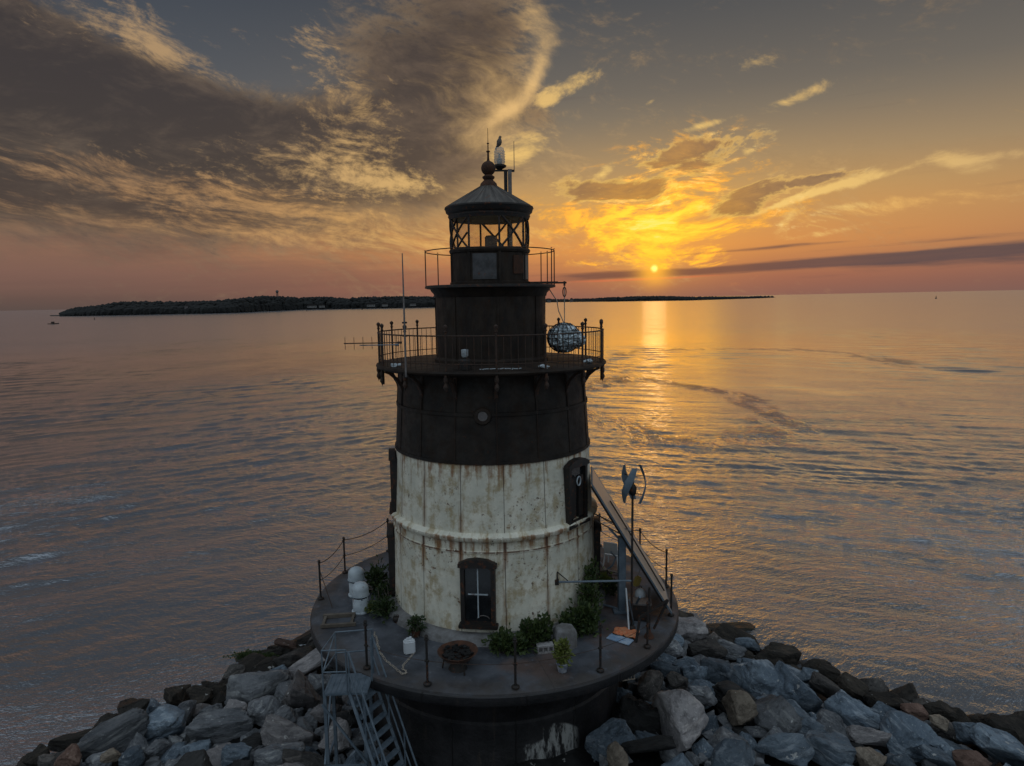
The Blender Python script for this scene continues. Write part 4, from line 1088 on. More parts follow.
# ================================================================== things on the lower deck
# the two white domed vents
def vent(loc, lab, sc_):
    q = thing('domed_vent', lab, 'vent', loc, group='white domed vents on the lower deck')
    b = MB(); b.lathe([(.27, 0), (.27, .04), (.235, .06), (.235, .50), (.22, .52)], 28, cap=True); b.build('body', M['whitep'], q)
    b = MB(); b.lathe([(.20, .50), (.20, .62)], 24); b.build('louvre', M['glass_dark'], q)
    b = MB(); b.lathe([(.25, .60), (.26, .63), (.25, .67), (.25, .82), (.235, .92), (.18, 1.0), (.09, 1.05), (0, 1.06)], 28)
    b.lathe([(.27, .60), (.2, .61)], 28); b.build('dome', M['whitep'], q)
    b = MB()
    for k in range(4):
        an = R(20+90*k); b.box((.235*math.cos(an), .235*math.sin(an), .56), (.035, .035, .12))
    b.build('bracket', M['galv'], q, 0)
    q.scale = (sc_*.93, sc_*.93, sc_*.80)
vent(deckpt(361, 611), 'nearer of the two white domed vents, with grey slats showing below its cap', .98)
vent(deckpt(357, 594.5), 'farther of the two white domed vents, partly behind the nearer one', .98)

# plants: stems and many small leaves
def leaves(b, c, rad, n, size, seed, flat=.7, spiky=0.0):
    rg = random.Random(seed)
    for k in range(n):
        while True:
            p = Vector((rg.uniform(-1, 1), rg.uniform(-1, 1), rg.uniform(-1, 1)))
            if p.length < 1 and (p.length > .25): break
        lump = .74 + 1.0*mnoise.noise(p*2.6+Vector((seed*1.7, 0, 0))) + (.35*rg.random() if rg.random() < .15 else 0)
        pos = Vector(c) + Vector((p.x*rad[0], p.y*rad[1], p.z*rad[2]))*lump
        if pos.z < .015: pos.z = .02+rg.random()*.03
        d = (p + Vector((rg.uniform(-.8, .8), rg.uniform(-.8, .8), rg.uniform(-.3, .9)))).normalized()
        if spiky: d = (d*(1-spiky)+Vector((0, 0, spiky))).normalized()
        s_ = d.cross(Vector((rg.uniform(-1, 1), rg.uniform(-1, 1), rg.uniform(-1, 1)))).normalized()
        L = size*rg.uniform(.6, 1.35); w = L*rg.uniform(.28, .42)
        nn = d.cross(s_)
        a = b.bm.verts.new(pos); l = b.bm.verts.new(pos+d*L*.5+s_*w+nn*.01); r_ = b.bm.verts.new(pos+d*L*.5-s_*w+nn*.01); t = b.bm.verts.new(pos+d*L-nn*L*.12); m_ = b.bm.verts.new(pos+d*L*.5-nn*w*.3)
        b.bm.faces.new((a, l, m_)); b.bm.faces.new((a, m_, r_)); b.bm.faces.new((l, t, m_)); b.bm.faces.new((m_, t, r_))
def stems(b, c, rad, n, seed):
    rg = random.Random(seed+99)
    for k in range(n):
        e = Vector(c)+Vector((rg.uniform(-.8, .8)*rad[0], rg.uniform(-.8, .8)*rad[1], rg.uniform(.1, .9)*rad[2]))
        s_ = Vector((c[0]*.3+rg.uniform(-.1, .1)*1, c[1]*.3+rg.uniform(-.1, .1), 0))
        b.tube([s_, s_.lerp(e, .5)+Vector((rg.uniform(-.04, .04), rg.uniform(-.04, .04), .05)), e], [.012, .009, .004], 5)
def bush(name, lab, loc, rad, n, size, seed, mat_='leaf', pot=None, cat='plant', spiky=0.0, group=None, extra=()):
    q = thing(name, lab, cat, loc, group=group)
    base = 0.0
    if pot:
        r_, h_, pm = pot; base = h_
        b = MB(); b.lathe([(0, 0), (r_*.72, 0), (r_, h_*.92), (r_*1.08, h_*.92), (r_*1.08, h_), (r_*.9, h_), (r_*.86, h_*.86), (0, h_*.86)], 20); b.build('pot', M[pm], q)
    b = MB(); c = (0, 0, base+rad[2]*.8); leaves(b, c, rad, n, size, seed, spiky=spiky)
    for e, er, en in extra: leaves(b, e, er, en, size, seed+7, spiky=spiky)
    b.build('foliage', M[mat_], q, 0)
    b = MB(); stems(b, c, rad, 9, seed)
    for e, er, en in extra: stems(b, e, er, 5, seed+3)
    b.build('stem', M['wood'], q)
D_ = deckpt
bush('shrub', 'dark round shrub just behind the white domed vents', D_(377, 590), (.36, .36, .42), 520, .11, 1, 'leaf_dark')
bush('ground_plant', 'yellow-green spreading plant at the foot of the nearer domed vent', D_(369, 611), (.26, .2, .14), 240, .09, 2, 'leaf_light')
bush('ground_plant', 'straggling dark plant between the nearer domed vent and the tower curb', D_(385, 614), (.42, .42, .24), 480, .10, 3, 'leaf_dark', extra=(((-.15, .7, .3), (.25, .35, .3), 260),))
bush('potted_plant', 'small dark bushy plant standing just above the white jug', D_(416, 636), (.22, .2, .2), 230, .09, 4, 'leaf_dark', pot=(.12, .16, 'rust'))
bush('shrub', 'leafy dark-green shrub under the right corner of the lower window', D_(503, 651), (.38, .26, .26), 480, .12, 5, 'leaf', extra=(((.38, -.05, .18), (.3, .25, .2), 260),))
bush('shrub', 'upright spiky green shrub behind the cinder block', D_(537, 646), (.42, .26, .36), 520, .12, 6, 'leaf', spiky=.4, extra=(((.18, .05, .45), (.2, .16, .35), 160), ((-.25, .02, .4), (.14, .12, .28), 100)))
bush('shrub', 'tallest leafy green shrub climbing the tower wall right of the pale stone block', D_(585, 632), (.44, .36, .44), 850, .13, 8, 'leaf', extra=(((.20, .50, .65), (.26, .28, .5), 420), ((.32, .90, 1.0), (.20, .20, .5), 260), ((-.35, -.1, .3), (.3, .25, .3), 260)))
bush('potted_plant', 'pale-green plant in a blue and white pot near the front railing', D_(562.5, 671), (.21, .20, .24), 300, .10, 9, 'leaf_light', pot=(.14, .22, 'pot'), extra=(((0, 0, .62), (.16, .16, .16), 90),))
bush('ground_plant', 'low yellow-green weeds at the tower foot behind the horizontal boom', D_(603, 590), (.24, .4, .3), 380, .10, 10, 'leaf_light')
bush('ground_plant', 'dark weeds in the clutter left of the grey steel column', D_(612, 594), (.22, .25, .22), 240, .09, 11, 'leaf_dark')
# white jug
q = thing('white_jug', 'square white plastic jug with a small cap on the lower deck', 'jug', D_(409.5, 653), rotz=.25)
b = MB(); b.box((0, 0, .17), (.27, .2, .33), bevel=.03); b.tube([(-.08, 0, .34), (-.06, 0, .385), (.03, 0, .385), (.05, 0, .34)], .014, 6); b.build('body', M['plastic_white'], q)
b = MB(); b.lathe([(.035, .335), (.035, .40), (0, .40)], 12, (.03, 0, 0)); b.build('cap', M['plastic_white'], q)
# rusty fire bowl on a stand
q = thing('fire_bowl', 'round rusty fire bowl on a low stand', 'fire bowl', D_(458, 668), rotz=.3)
b = MB(); b.lathe([(0, .19), (.18, .20), (.34, .28), (.44, .40), (.47, .43), (.45, .43), (.33, .31), (.15, .25), (0, .24)], 28)
for v in b.bm.verts: v.co.z += .015*mnoise.noise(v.co*5)
b.build('bowl', M['rust'], q)
b = MB()
for k in range(60):
    rg = random.Random(k); a_ = rg.random()*6.28; r_ = .34*rg.random()**.5
    b.ball((r_*math.cos(a_), r_*math.sin(a_), .34+.06*rg.random()), .035+.02*rg.random(), 1, (1.3, 1, .8))
b.build('ash_heap', M['rubble'], q, 0)
b = MB(); b.lathe([(.22, 0), (.20, .04), (.14, .2)], 20); 
for k in range(3):
    a_ = R(40+120*k); b.tube([(.30*math.cos(a_), .30*math.sin(a_), .30), (.36*math.cos(a_), .36*math.sin(a_), 0)], .018, 6)
b.build('stand', M['dark_iron'], q)
# cinder block
q = thing('cinder_block', 'grey cinder block lying with its three holes facing forward', 'cinder block', D_(545, 651.5), rotz=R(8))
b = MB(); o3 = [(-.2, 0), (.2, 0), (.2, .19), (-.2, .19)]
b.box((0, .04, .095), (.40, .12, .19)); b.box((0, -.06, .02), (.40, .08, .04)); b.box((0, -.06, .17), (.40, .08, .04))
for x_ in (-.185, -.062, .062, .185): b.box((x_, -.06, .095), (.03 if abs(x_) > .1 else .035, .08, .112))
b.build('block', M['cinder'], q, 0)
# pale stone block, six-sided
q = thing('stone_block', 'pale many-sided stone block between the cinder block and the tall shrub', 'block', D_(565, 645.5), rotz=R(12))
b = MB(); b.lathe([(.30, 0), (.30, .36), (.27, .44), (.24, .47), (0, .47)], 6); b.lathe([(.30, 0), (0, 0)], 6)
b.build('body', M['curb'], q, 20)
# pale chain on the deck
pts = [D_(x, y, .02) for x, y in ((374, 632), (377, 640), (377.5, 645), (379, 650), (382, 655), (387, 661), (392, 666), (397, 670), (402, 674), (406, 673.5), (405, 670), (402, 669), (403, 665), (408, 660), (411, 655.5), (416, 650))]
b = MB(); rg = random.Random(2); P2 = []
for a_, c_ in zip(pts, pts[1:]):
    for t in (0, .33, .66): P2.append(a_.lerp(c_, t)+Vector((rg.uniform(-.02, .02), rg.uniform(-.02, .02), 0)))
for k, (a_, c_) in enumerate(zip(P2, P2[1:])):
    mid_ = (a_+c_)/2; d = (c_-a_); L = d.length/2; u = d.normalized(); v = Vector((-u.y, u.x, 0)) if k % 2 else Vector((-u.y*.5, u.x*.5, .4))
    b.tube([mid_ + u*L*1.15*math.cos(t) + v*.024*math.sin(t) for t in [2*PI*j/8 for j in range(8)]], .0055, 5, closed=True)
o = b.build('chain', M['rope']); o.matrix_world = TILT; tag(o, 'pale chain lying in a loose V on the deck below the white jug', 'chain')
# two low sills/boards left of the stairs
q = thing('timber_frame', 'low weathered timber frame on the deck above the stair platform', 'timber', D_(338, 622), rotz=R(4))
b = MB(); b.box((0, .28, .05), (.85, .09, .1)); b.build('plank', M['wood'], q, 0)
b = MB(); b.box((.05, -.28, .05), (.9, .08, .08)); b.build('plank', M['wood'], q, 0)
for s_ in (-.35, .38):
    b = MB(); b.box((s_, 0, .045), (.07, .5, .07)); b.build('cross_piece', M['wood'], q, 0)
# small dark kettle and hose at the curb
q = thing('round_pot', 'small round black pot on the curb at the tower foot', 'pot', D_(396.5, 622)+Vector((0, 0, .0)))
b = MB(); b.lathe([(0, 0), (.07, 0), (.10, .06), (.09, .13), (.07, .15), (0, .15)], 16); b.build('body', M['dark_iron'], q)
b = MB(); b.tube([(-.09, 0, .1), (-.05, 0, .2), (.05, 0, .2), (.09, 0, .1)], .008, 5); b.build('handle', M['dark_iron'], q)

# orange cloth on a pale board
o3 = D_(620, 640)
q = thing('painted_board', 'pale blue and white flat board lying under the orange cloth', 'board', o3, rotz=R(-38))
b = MB(); b.box((0, 0, .02), (.62, .30, .03), bevel=.01); b.box((-.05, .0, .04), (.5, .05, .012)); b.build('panel', M['blue_white'], q)
q = D_(626, 634.5)
me_b = MB(); nx = 26
vs = {}
for i in range(nx):
    for j in range(nx):
        x_ = (i/(nx-1)-.5)*.62; y_ = (j/(nx-1)-.5)*.40
        z_ = .07 + .05*mnoise.noise(Vector((x_*6, y_*6, 1))) + .035*mnoise.noise(Vector((x_*16, y_*16, 4)))
        vs[i, j] = me_b.bm.verts.new((x_+.05*mnoise.noise(Vector((y_*7, 3, 1))), y_+.05*mnoise.noise(Vector((x_*7, 9, 1))), z_))
for i in range(nx-1):
    for j in range(nx-1): me_b.bm.faces.new((vs[i, j], vs[i+1, j], vs[i+1, j+1], vs[i, j+1]))
o = me_b.build('orange_cloth', M['orange']); o.matrix_world = TILT @ Matrix.Translation(q) @ Matrix.Rotation(R(-28), 4, 'Z')
sm = o.modifiers.new('t', 'SOLIDIFY'); sm.thickness = .012
tag(o, 'crumpled bright orange cloth on the deck beside the wind turbine pole', 'cloth')

# ------------------------------------------------------------------ solar panel array
Pn = Vector((2.55, -1.75, 3.62)); Lv = Vector((2.05, -.30, -3.42)); Wv = Vector((.235, 1.6, 0)).normalized()*1.8
X = Lv.normalized(); Y = Wv.normalized(); Z = X.cross(Y); 
if Z.z < 0: Z = -Z
Mx = Matrix((X, Y, X.cross(Y))).transposed()
q = thing('solar_array', 'tall tilted solar panel leaning outward over the right edge of the deck', 'solar panel', Pn, rot=Mx)
Lm, Wm = Lv.length, Wv.length; up_s = 1 if (X.cross(Y)).dot(Z) > 0 else -1
for k in range(2):
    b = MB(); b.box((Lm*(.25+.5*k), Wm/2, 0), (Lm/2-.04, Wm-.04, .03)); b.build('panel', M['solar'], q, 0)
b = MB(); t_ = .04
for y_ in (0, Wm): b.box((Lm/2, y_, 0), (Lm+.06, .035, t_))
for x_ in (0, Lm/2, Lm): b.box((x_, Wm/2, .001), (.05, Wm, t_-.004))
b.build('frame', M['galv'], q, 0)
b = MB(); b.tube([(Lm*.22, Wm*.55, up_s*.05), (Lm*.5, Wm*.50, up_s*.06), (Lm*.93, Wm*.42, up_s*.05)], .022, 6); b.build('cable', M['dark_iron'], q)
b = MB()
b.box((Lm*.5, .18, -up_s*.06), (Lm*.96, .05, .07)); b.box((Lm*.5, Wm*.7, -up_s*.06), (Lm*.9, .05, .07))
b.build('backing_rail', M['dark_iron'], q, 0)
# column that carries it
q = thing('steel_column', 'thick pale grey steel column standing under the solar panel', 'column', D_(621.5, 611.5))
b = MB(); b.box((0, 0, 1.05), (.19, .19, 2.1), bevel=.01); b.build('column', M['galv'], q)
b = MB(); b.box((0, 0, .03), (.46, .34, .06), bevel=.008); b.build('foot_plate', M['galv'], q)
b = MB(); b.bar((.05, 0, 2.0), (.62, -.15, 1.1), .07, .07); b.bar((0, 0, 1.95), (-.35, -.05, 2.35), .06, .06); b.build('brace', M['galv'], q, 0)
# struts of the array foot
q = thing('strut_frame', 'black braced strut frame bolted to the lower end of the solar panel', 'bracket', D_(664, 612))
b = MB(); e = D_(668, 600, .95)-D_(664, 612)
b.bar(e, e+Vector((-.72, -.1, -.38)), .05, .05); b.bar(e, e+Vector((-.36, -.05, -.72)), .045, .045); b.bar(e+Vector((-.72, -.1, -.38)), e+Vector((-.9, -.3, -1.2)), .05, .05)
b.build('strut', M['dark_iron'], q, 0)
q = thing('steel_post', 'rust-footed thin black post near the right edge of the deck', 'post', D_(649, 637))
b = MB(); b.tube([(0, 0, 0), (0, 0, 1.3)], .03, 8); b.build('shaft', M['dark_iron'], q)
b = MB(); b.lathe([(.13, 0), (.11, .06), (.05, .14), (.035, .22)], 14); b.build('foot', M['rust'], q)
# boom arm from the wall
wp = ap(33, 2.86, 1.27); tp = D_(631.5, 628.0)
q = thing('boom_arm', 'thin grey horizontal boom reaching from the white wall to the turbine pole', 'boom', wp)
b = MB(); d = Vector((tp.x, tp.y, 1.27))-wp; b.tube([(0, 0, 0), d*1.0], .028, 8); b.build('boom', M['galv'], q)
b = MB(); b.box((0, .02, 0), (.10, .10, .14)); b.bar((.02, 0, .05), (.0, .05, .30), .03, .03); b.bar((.28, d.y*.1, .03), (.0, .04, .27), .02, .02); b.build('bracket', M['dark_iron'], q, 0)
# wind turbine
q = thing('wind_turbine', 'small twisted-blade wind turbine on a slim black pole', 'wind turbine', tp)
b = MB(); b.tube([(0, 0, 0), (0, 0, 3.62)], .03, 10); b.lathe([(.1, 0), (.1, .03), (.04, .08)], 12)
b.build('pole', M['dark_iron'], q)
b = MB(); b.lathe([(.04, 3.50), (.08, 3.54), (.10, 3.62), (.10, 3.72), (.06, 3.78), (.035, 3.80), (.03, 4.02), (0, 4.03)], 16); b.build('hub', M['dark_iron'], q)
for k in range(3):
    b = MB(); rows = []
    for i in range(15):
        t = i/14; th = R(122*k-50 + 75*t); z = 3.34+.92*t; rr_ = .27*(.86+.3*math.sin(PI*t))
        c_ = Vector((rr_*math.cos(th), rr_*math.sin(th), z)); tg = Vector((-math.sin(th), math.cos(th), 0)); w = .085*(.75+.5*math.sin(PI*t))
        nn = Vector((math.cos(th), math.sin(th), 0))
        rows.append([b.bm.verts.new(c_+tg*s_*w+nn*(off)) for s_, off in ((-1, -.006), (0, .02), (1, -.006), (1, -.014), (0, .008), (-1, -.014))])
    for A, B_ in zip(rows, rows[1:]):
        for j in range(6): b.bm.faces.new((A[j], A[(j+1) % 6], B_[(j+1) % 6], B_[j]))
    b.bm.faces.new(rows[0][::-1]); b.bm.faces.new(rows[-1])
    b.build('blade', M['galv'], q)
b = MB()
for k in range(3):
    for z in (3.56, 4.0):
        th = R(122*k-50+75*((z-3.34)/.92)); b.tube([(0, 0, z), (.28*math.cos(th), .28*math.sin(th), z)], .012, 6)
b.build('blade_arm', M['dark_iron'], q)
# handrail frame between tower and deck edge behind the panel
q = thing('pipe_rail', 'thin grey pipe rail running from the tower belt past the solar panel', 'pipe rail', ap(72, 2.9, 2.55))
e1 = D_(634, 533, 2.05) - ap(72, 2.9, 2.55)
b = MB(); b.tube([(0, 0, 0), e1], .02, 6); b.tube([(0, -.05, -.16), e1+Vector((-.2, 0, -.12))], .018, 6); b.build('pipe', M['grey_metal'], q)
# clutter
q = thing('plastic_chair', 'pale blue-white plastic armchair behind the steel column', 'chair', D_(613, 566), rotz=R(150))
b = MB(); b.box((0, 0, .42), (.46, .44, .03), bevel=.012); b.build('seat', M['plastic_white'], q)
b = MB(); b.box((0, .23, .66), (.46, .025, .42), Matrix.Rotation(R(-12), 3, 'X'), bevel=.01); b.build('backrest', M['plastic_white'], q)
for sx in (-1, 1):
    b = MB(); b.box((sx*.25, 0, .62), (.05, .44, .025), bevel=.008); b.bar((sx*.25, -.2, .42), (sx*.25, -.2, .62), .03, .04); b.build('armrest', M['plastic_white'], q)
    for sy in (-1, 1):
        b = MB(); b.bar((sx*.2, sy*.19, .42), (sx*.25, sy*.24, 0), .035, .035); b.build('leg', M['plastic_white'], q)
q = thing('wooden_crate', 'small weathered wooden crate beside the tower at the right', 'crate', D_(603, 583), rotz=R(10))
for k in range(3):
    for s_ in (-1, 1):
        b = MB(); b.box((0, s_*.17, .06+.11*k), (.42, .015, .085)); b.build('slat', M['wood'], q, 0)
        b = MB(); b.box((s_*.21, 0, .06+.11*k), (.015, .31, .085)); b.build('slat', M['wood'], q, 0)
for s_ in (-1, 1):
    for t in (-1, 1):
        b = MB(); b.box((s_*.19, t*.152, .17), (.03, .02, .34)); b.build('corner_post', M['wood'], q, 0)
b = MB(); b.box((0, 0, .015), (.40, .30, .02)); b.build('bottom', M['wood'], q, 0)
q = D_(612, 575); o = thing('loose_plank', 'bleached plank lying askew above the weeds', 'plank', q, rotz=R(-18))
b = MB(); b.box((0, 0, .12), (.55, .12, .03), Matrix.Rotation(R(8), 3, 'Y'), bevel=.004); b.build('board', M['wood'], o)
q = thing('yellow_float', 'faded yellow foam float hanging under the solar panel', 'float', D_(637, 600)+Vector((0, 0, .55)), rotz=R(20))
b = MB(); b.box((0, 0, 0), (.20, .14, .30), Matrix.Rotation(R(25), 3, 'Y'), bevel=.04); b.build('foam', M['yellow'], q)
b = MB(); b.tube([(0, 0, .14), (.1, 0, .34), (.14, 0, .5)], .008, 5); b.build('lanyard', M['rope'], q)
q = thing('white_float', 'pale rounded mooring float below the yellow float', 'float', D_(640, 606)+Vector((0, 0, .32)))
b = MB(); b.ball((0, 0, 0), .17, 3, (.9, .9, 1.15)); b.build('buoy_body', M['plastic_white'], q)
b = MB(); b.tube([(.035*math.cos(t), 0, .22+.04*math.sin(t)) for t in [2*PI*k/12 for k in range(12)]], .01, 6, closed=True); b.build('eye', M['dark_iron'], q)
for i, (a_, c_, lab, mt, r_) in enumerate((((629, 632, 0), (626, 588, 1.0), 'thin white pipe propped upright left of the turbine pole', 'plastic_white', .022), ((634, 626, 0), (629, 600, .9), 'slim grey pipe leaning against the turbine pole', 'galv', .018),
        ((626, 612, .03), (600, 604, .05), 'grey pipe lying on the deck from the tower to the column foot', 'galv', .03), ((631, 611, .05), (640, 597, .8), 'bent grey pipe under the lower end of the solar panel', 'galv', .03))):
    A = D_(*a_); B_ = D_(*c_)
    b = MB(); b.tube([A, A.lerp(B_, .5)+Vector((0, -.03, .04 if a_[2] == .03 else 0)), B_], r_, 8); o = b.build('loose_pipe', M[mt]); o.matrix_world = TILT; tag(o, lab, 'pipe', 'loose pipes by the steel column')
q = thing('gear_box', 'dark battery box with a lid under the solar panel', 'box', D_(640, 618), rotz=R(-12))
b = MB(); b.box((0, 0, .22), (.55, .4, .44), bevel=.02); b.build('case', M['dark_iron'], q)
b = MB(); b.box((0, 0, .46), (.58, .43, .05), bevel=.015); b.build('lid', M['grey_metal'], q)
b = MB(); b.tube([D_(600, 562, .02), D_(606, 570, .02), D_(612, 566, .15), D_(616, 557, .4), D_(611, 552, .7)], .03, 8); o = b.build('hose', M['galv']); o.matrix_world = TILT; tag(o, 'pale hose curling behind the steel column', 'hose')

# ------------------------------------------------------------------ the metal staircase
S0 = deckpt(349, 684, -.1)
st_ = thing('metal_staircase', 'steep galvanised staircase with caged top platform at the left edge of the deck', 'staircase', S0)
def V3(*a): return Vector(a)
b = MB(); b.box((0, 0, 0), (.95, .8, .05)); 
for k in range(9): b.box((-.44+.11*k, 0, .03), (.02, .76, .012))
b.build('platform', M['galv'], st_, 0)
# cage rail
cage = MB(); r_ = .018
cn = [V3(-.47, -.40, 0), V3(-.36, .42, 0), V3(.46, .52, 0), V3(.47, -.40, 0)]
for c_ in (cn[0], cn[1], cn[2]): cage.tube([c_, c_+V3(0, 0, 1.02)], r_, 8)
for z in (1.02, .52): cage.tube([cn[3]*.55+cn[0]*.45+V3(0, 0, z), cn[0]+V3(0, 0, z), cn[1]+V3(0, 0, z), cn[2]+V3(0, 0, z)], r_, 8)
cage.tube([cn[0]+V3(0, 0, 0.5), cn[1]+V3(0, 0, 1.02)], r_*.8, 6)
cage.tube([cn[3]*.55+cn[0]*.45, cn[3]*.55+cn[0]*.45+V3(0, 0, 1.02)], r_, 8)
cage.tube([cn[3]+V3(.03, .5, 0), cn[3]+V3(.03, .5, 1.02)], r_, 8)
cage.build('guard_rail', M['galv'], st_)
dirn = V3(.87, -.50, 0).normalized(); perp = V3(.50, .87, 0).normalized(); steep = R(68); Ls = 4.4
dv = (dirn*math.cos(steep) - V3(0, 0, math.sin(steep)))
s_top = V3(.30, -.05, .0)
for sd in (-1, 1):
    b = MB(); a_ = s_top+perp*sd*.40; q_ = dv.to_track_quat('Z', 'Y').to_matrix()
    b.tube([a_, a_+dv*Ls], .045, 4); b.build('stringer', M['galv'], st_, 0)
    b = MB(); up_ = V3(0, 0, .98)
    b.tube([a_+up_, a_+up_+dv*Ls], .024, 8); b.tube([a_+up_*.5, a_+up_*.5+dv*Ls], .02, 8)
    for k in range(5): b.tube([a_+dv*(Ls*k/4), a_+dv*(Ls*k/4)+up_], .02, 8)
    b.build('handrail', M['galv'], st_)
for k in range(1, 17):
    p = s_top+dv*(.285*k)
    b = MB(); b.box(p, (.15, .76, .025), Matrix.Rotation(math.atan2(dirn.y, dirn.x), 3, 'Z')); b.build('tread', M['galv'], st_, 0)
for c_ in ((-.45, -.38), (-.45, .38), (.40, -.38), (.40, .38)):
    b = MB(); b.bar(V3(c_[0], c_[1], 0), V3(c_[0], c_[1], -4.6), .07, .07); b.build('support_leg', M['galv'], st_, 0)
b = MB()
for (x0, y0, z0, x1, y1, z1) in ((-.5, -.45, -.2, .42, -.45, -1.6), (.42, -.45, -1.7, -.5, -.45, -3.0), (-.5, -.45, -1.65, .42, -.45, -1.65), (-.5, .45, -1.65, -.5, -.45, -1.65), (-.5, .45, -.2, -.5, -.45, -1.6)):
    b.bar(V3(x0, y0, z0), V3(x1, y1, z1), .04, .04)
b.build('cross_brace', M['galv'], st_, 0)

# ================================================================== boulders
def boulder_mesh(seed, rounded=False, slab=False):
    """an angular block: the hull of a few scattered points, its edges worn, its faces rough"""
    rg = random.Random(seed); bm = bmesh.new()
    npt = 26 if rounded else rg.randint(12, 18)
    for k in range(npt):
        v = Vector((rg.gauss(0, 1), rg.gauss(0, 1), rg.gauss(0, 1))).normalized()
        v *= rg.uniform(.86, 1.0) if rounded else rg.uniform(.80, 1.12)
        if slab: v.z = max(-.5, min(.5, v.z*1.1)) + rg.uniform(-.05, .05)
        bm.verts.new(v)
    r_ = bmesh.ops.convex_hull(bm, input=bm.verts[:])
    bmesh.ops.delete(bm, geom=[v for v in bm.verts if not v.link_faces], context='VERTS')
    bmesh.ops.dissolve_limit(bm, angle_limit=R(14), verts=bm.verts[:], edges=bm.edges[:])
    bmesh.ops.bevel(bm, geom=bm.edges[:]+bm.verts[:], offset=.15 if rounded else rg.uniform(.07, .14), offset_type='OFFSET', segments=3, profile=.6, affect='EDGES', clamp_overlap=True)
    bmesh.ops.triangulate(bm, faces=bm.faces[:])
    for it in range(5):
        lim = .15
        es = [e for e in bm.edges if e.calc_length() > lim]
        if not es or len(bm.verts) > 2600: break
        bmesh.ops.subdivide_edges(bm, edges=es, cuts=1)
        bmesh.ops.triangulate(bm, faces=bm.faces[:])
    sv = Vector((seed*3.7, seed*1.3, 0))
    bm.normal_update()
    off = {}
    for v in bm.verts:
        p = v.co
        f = mnoise.noise(p*1.6+sv)*.045 + mnoise.fractal(p*4.0+sv, .8, 2.0, 5)*.045
        f -= max(0, 1-abs(mnoise.noise(Vector((p.x*1.1, p.y*1.1, p.z*3.0))+sv*2))*9)*.045
        off[v] = v.normal*f
    for v, f in off.items(): v.co = v.co + f
    # normalise to a unit box
    lo = Vector((min(v.co[i] for v in bm.verts) for i in range(3))); hi = Vector((max(v.co[i] for v in bm.verts) for i in range(3)))
    for v in bm.verts: v.co = Vector(((v.co[i]-(lo[i]+hi[i])/2)/(hi[i]-lo[i]) for i in range(3)))
    me = bpy.data.meshes.new('boulder'); bm.to_mesh(me); bm.free(); me.shade_smooth(); me.set_sharp_from_angle(angle=R(30))
    return me
VAR = [boulder_mesh(s) for s in range(14)] + [boulder_mesh(40+s, rounded=True) for s in range(4)] + [boulder_mesh(60+s, slab=True) for s in range(5)]
meshcache = {}
def rock_obj(mi, mat_):
    key = (mi, mat_)
    if key not in meshcache:
        me = VAR[mi].copy(); me.materials.append(M[mat_]); me.name = 'boulder'; meshcache[key] = me
    o = bpy.data.objects.new('boulder', meshcache[key]); col.objects.link(o); return o
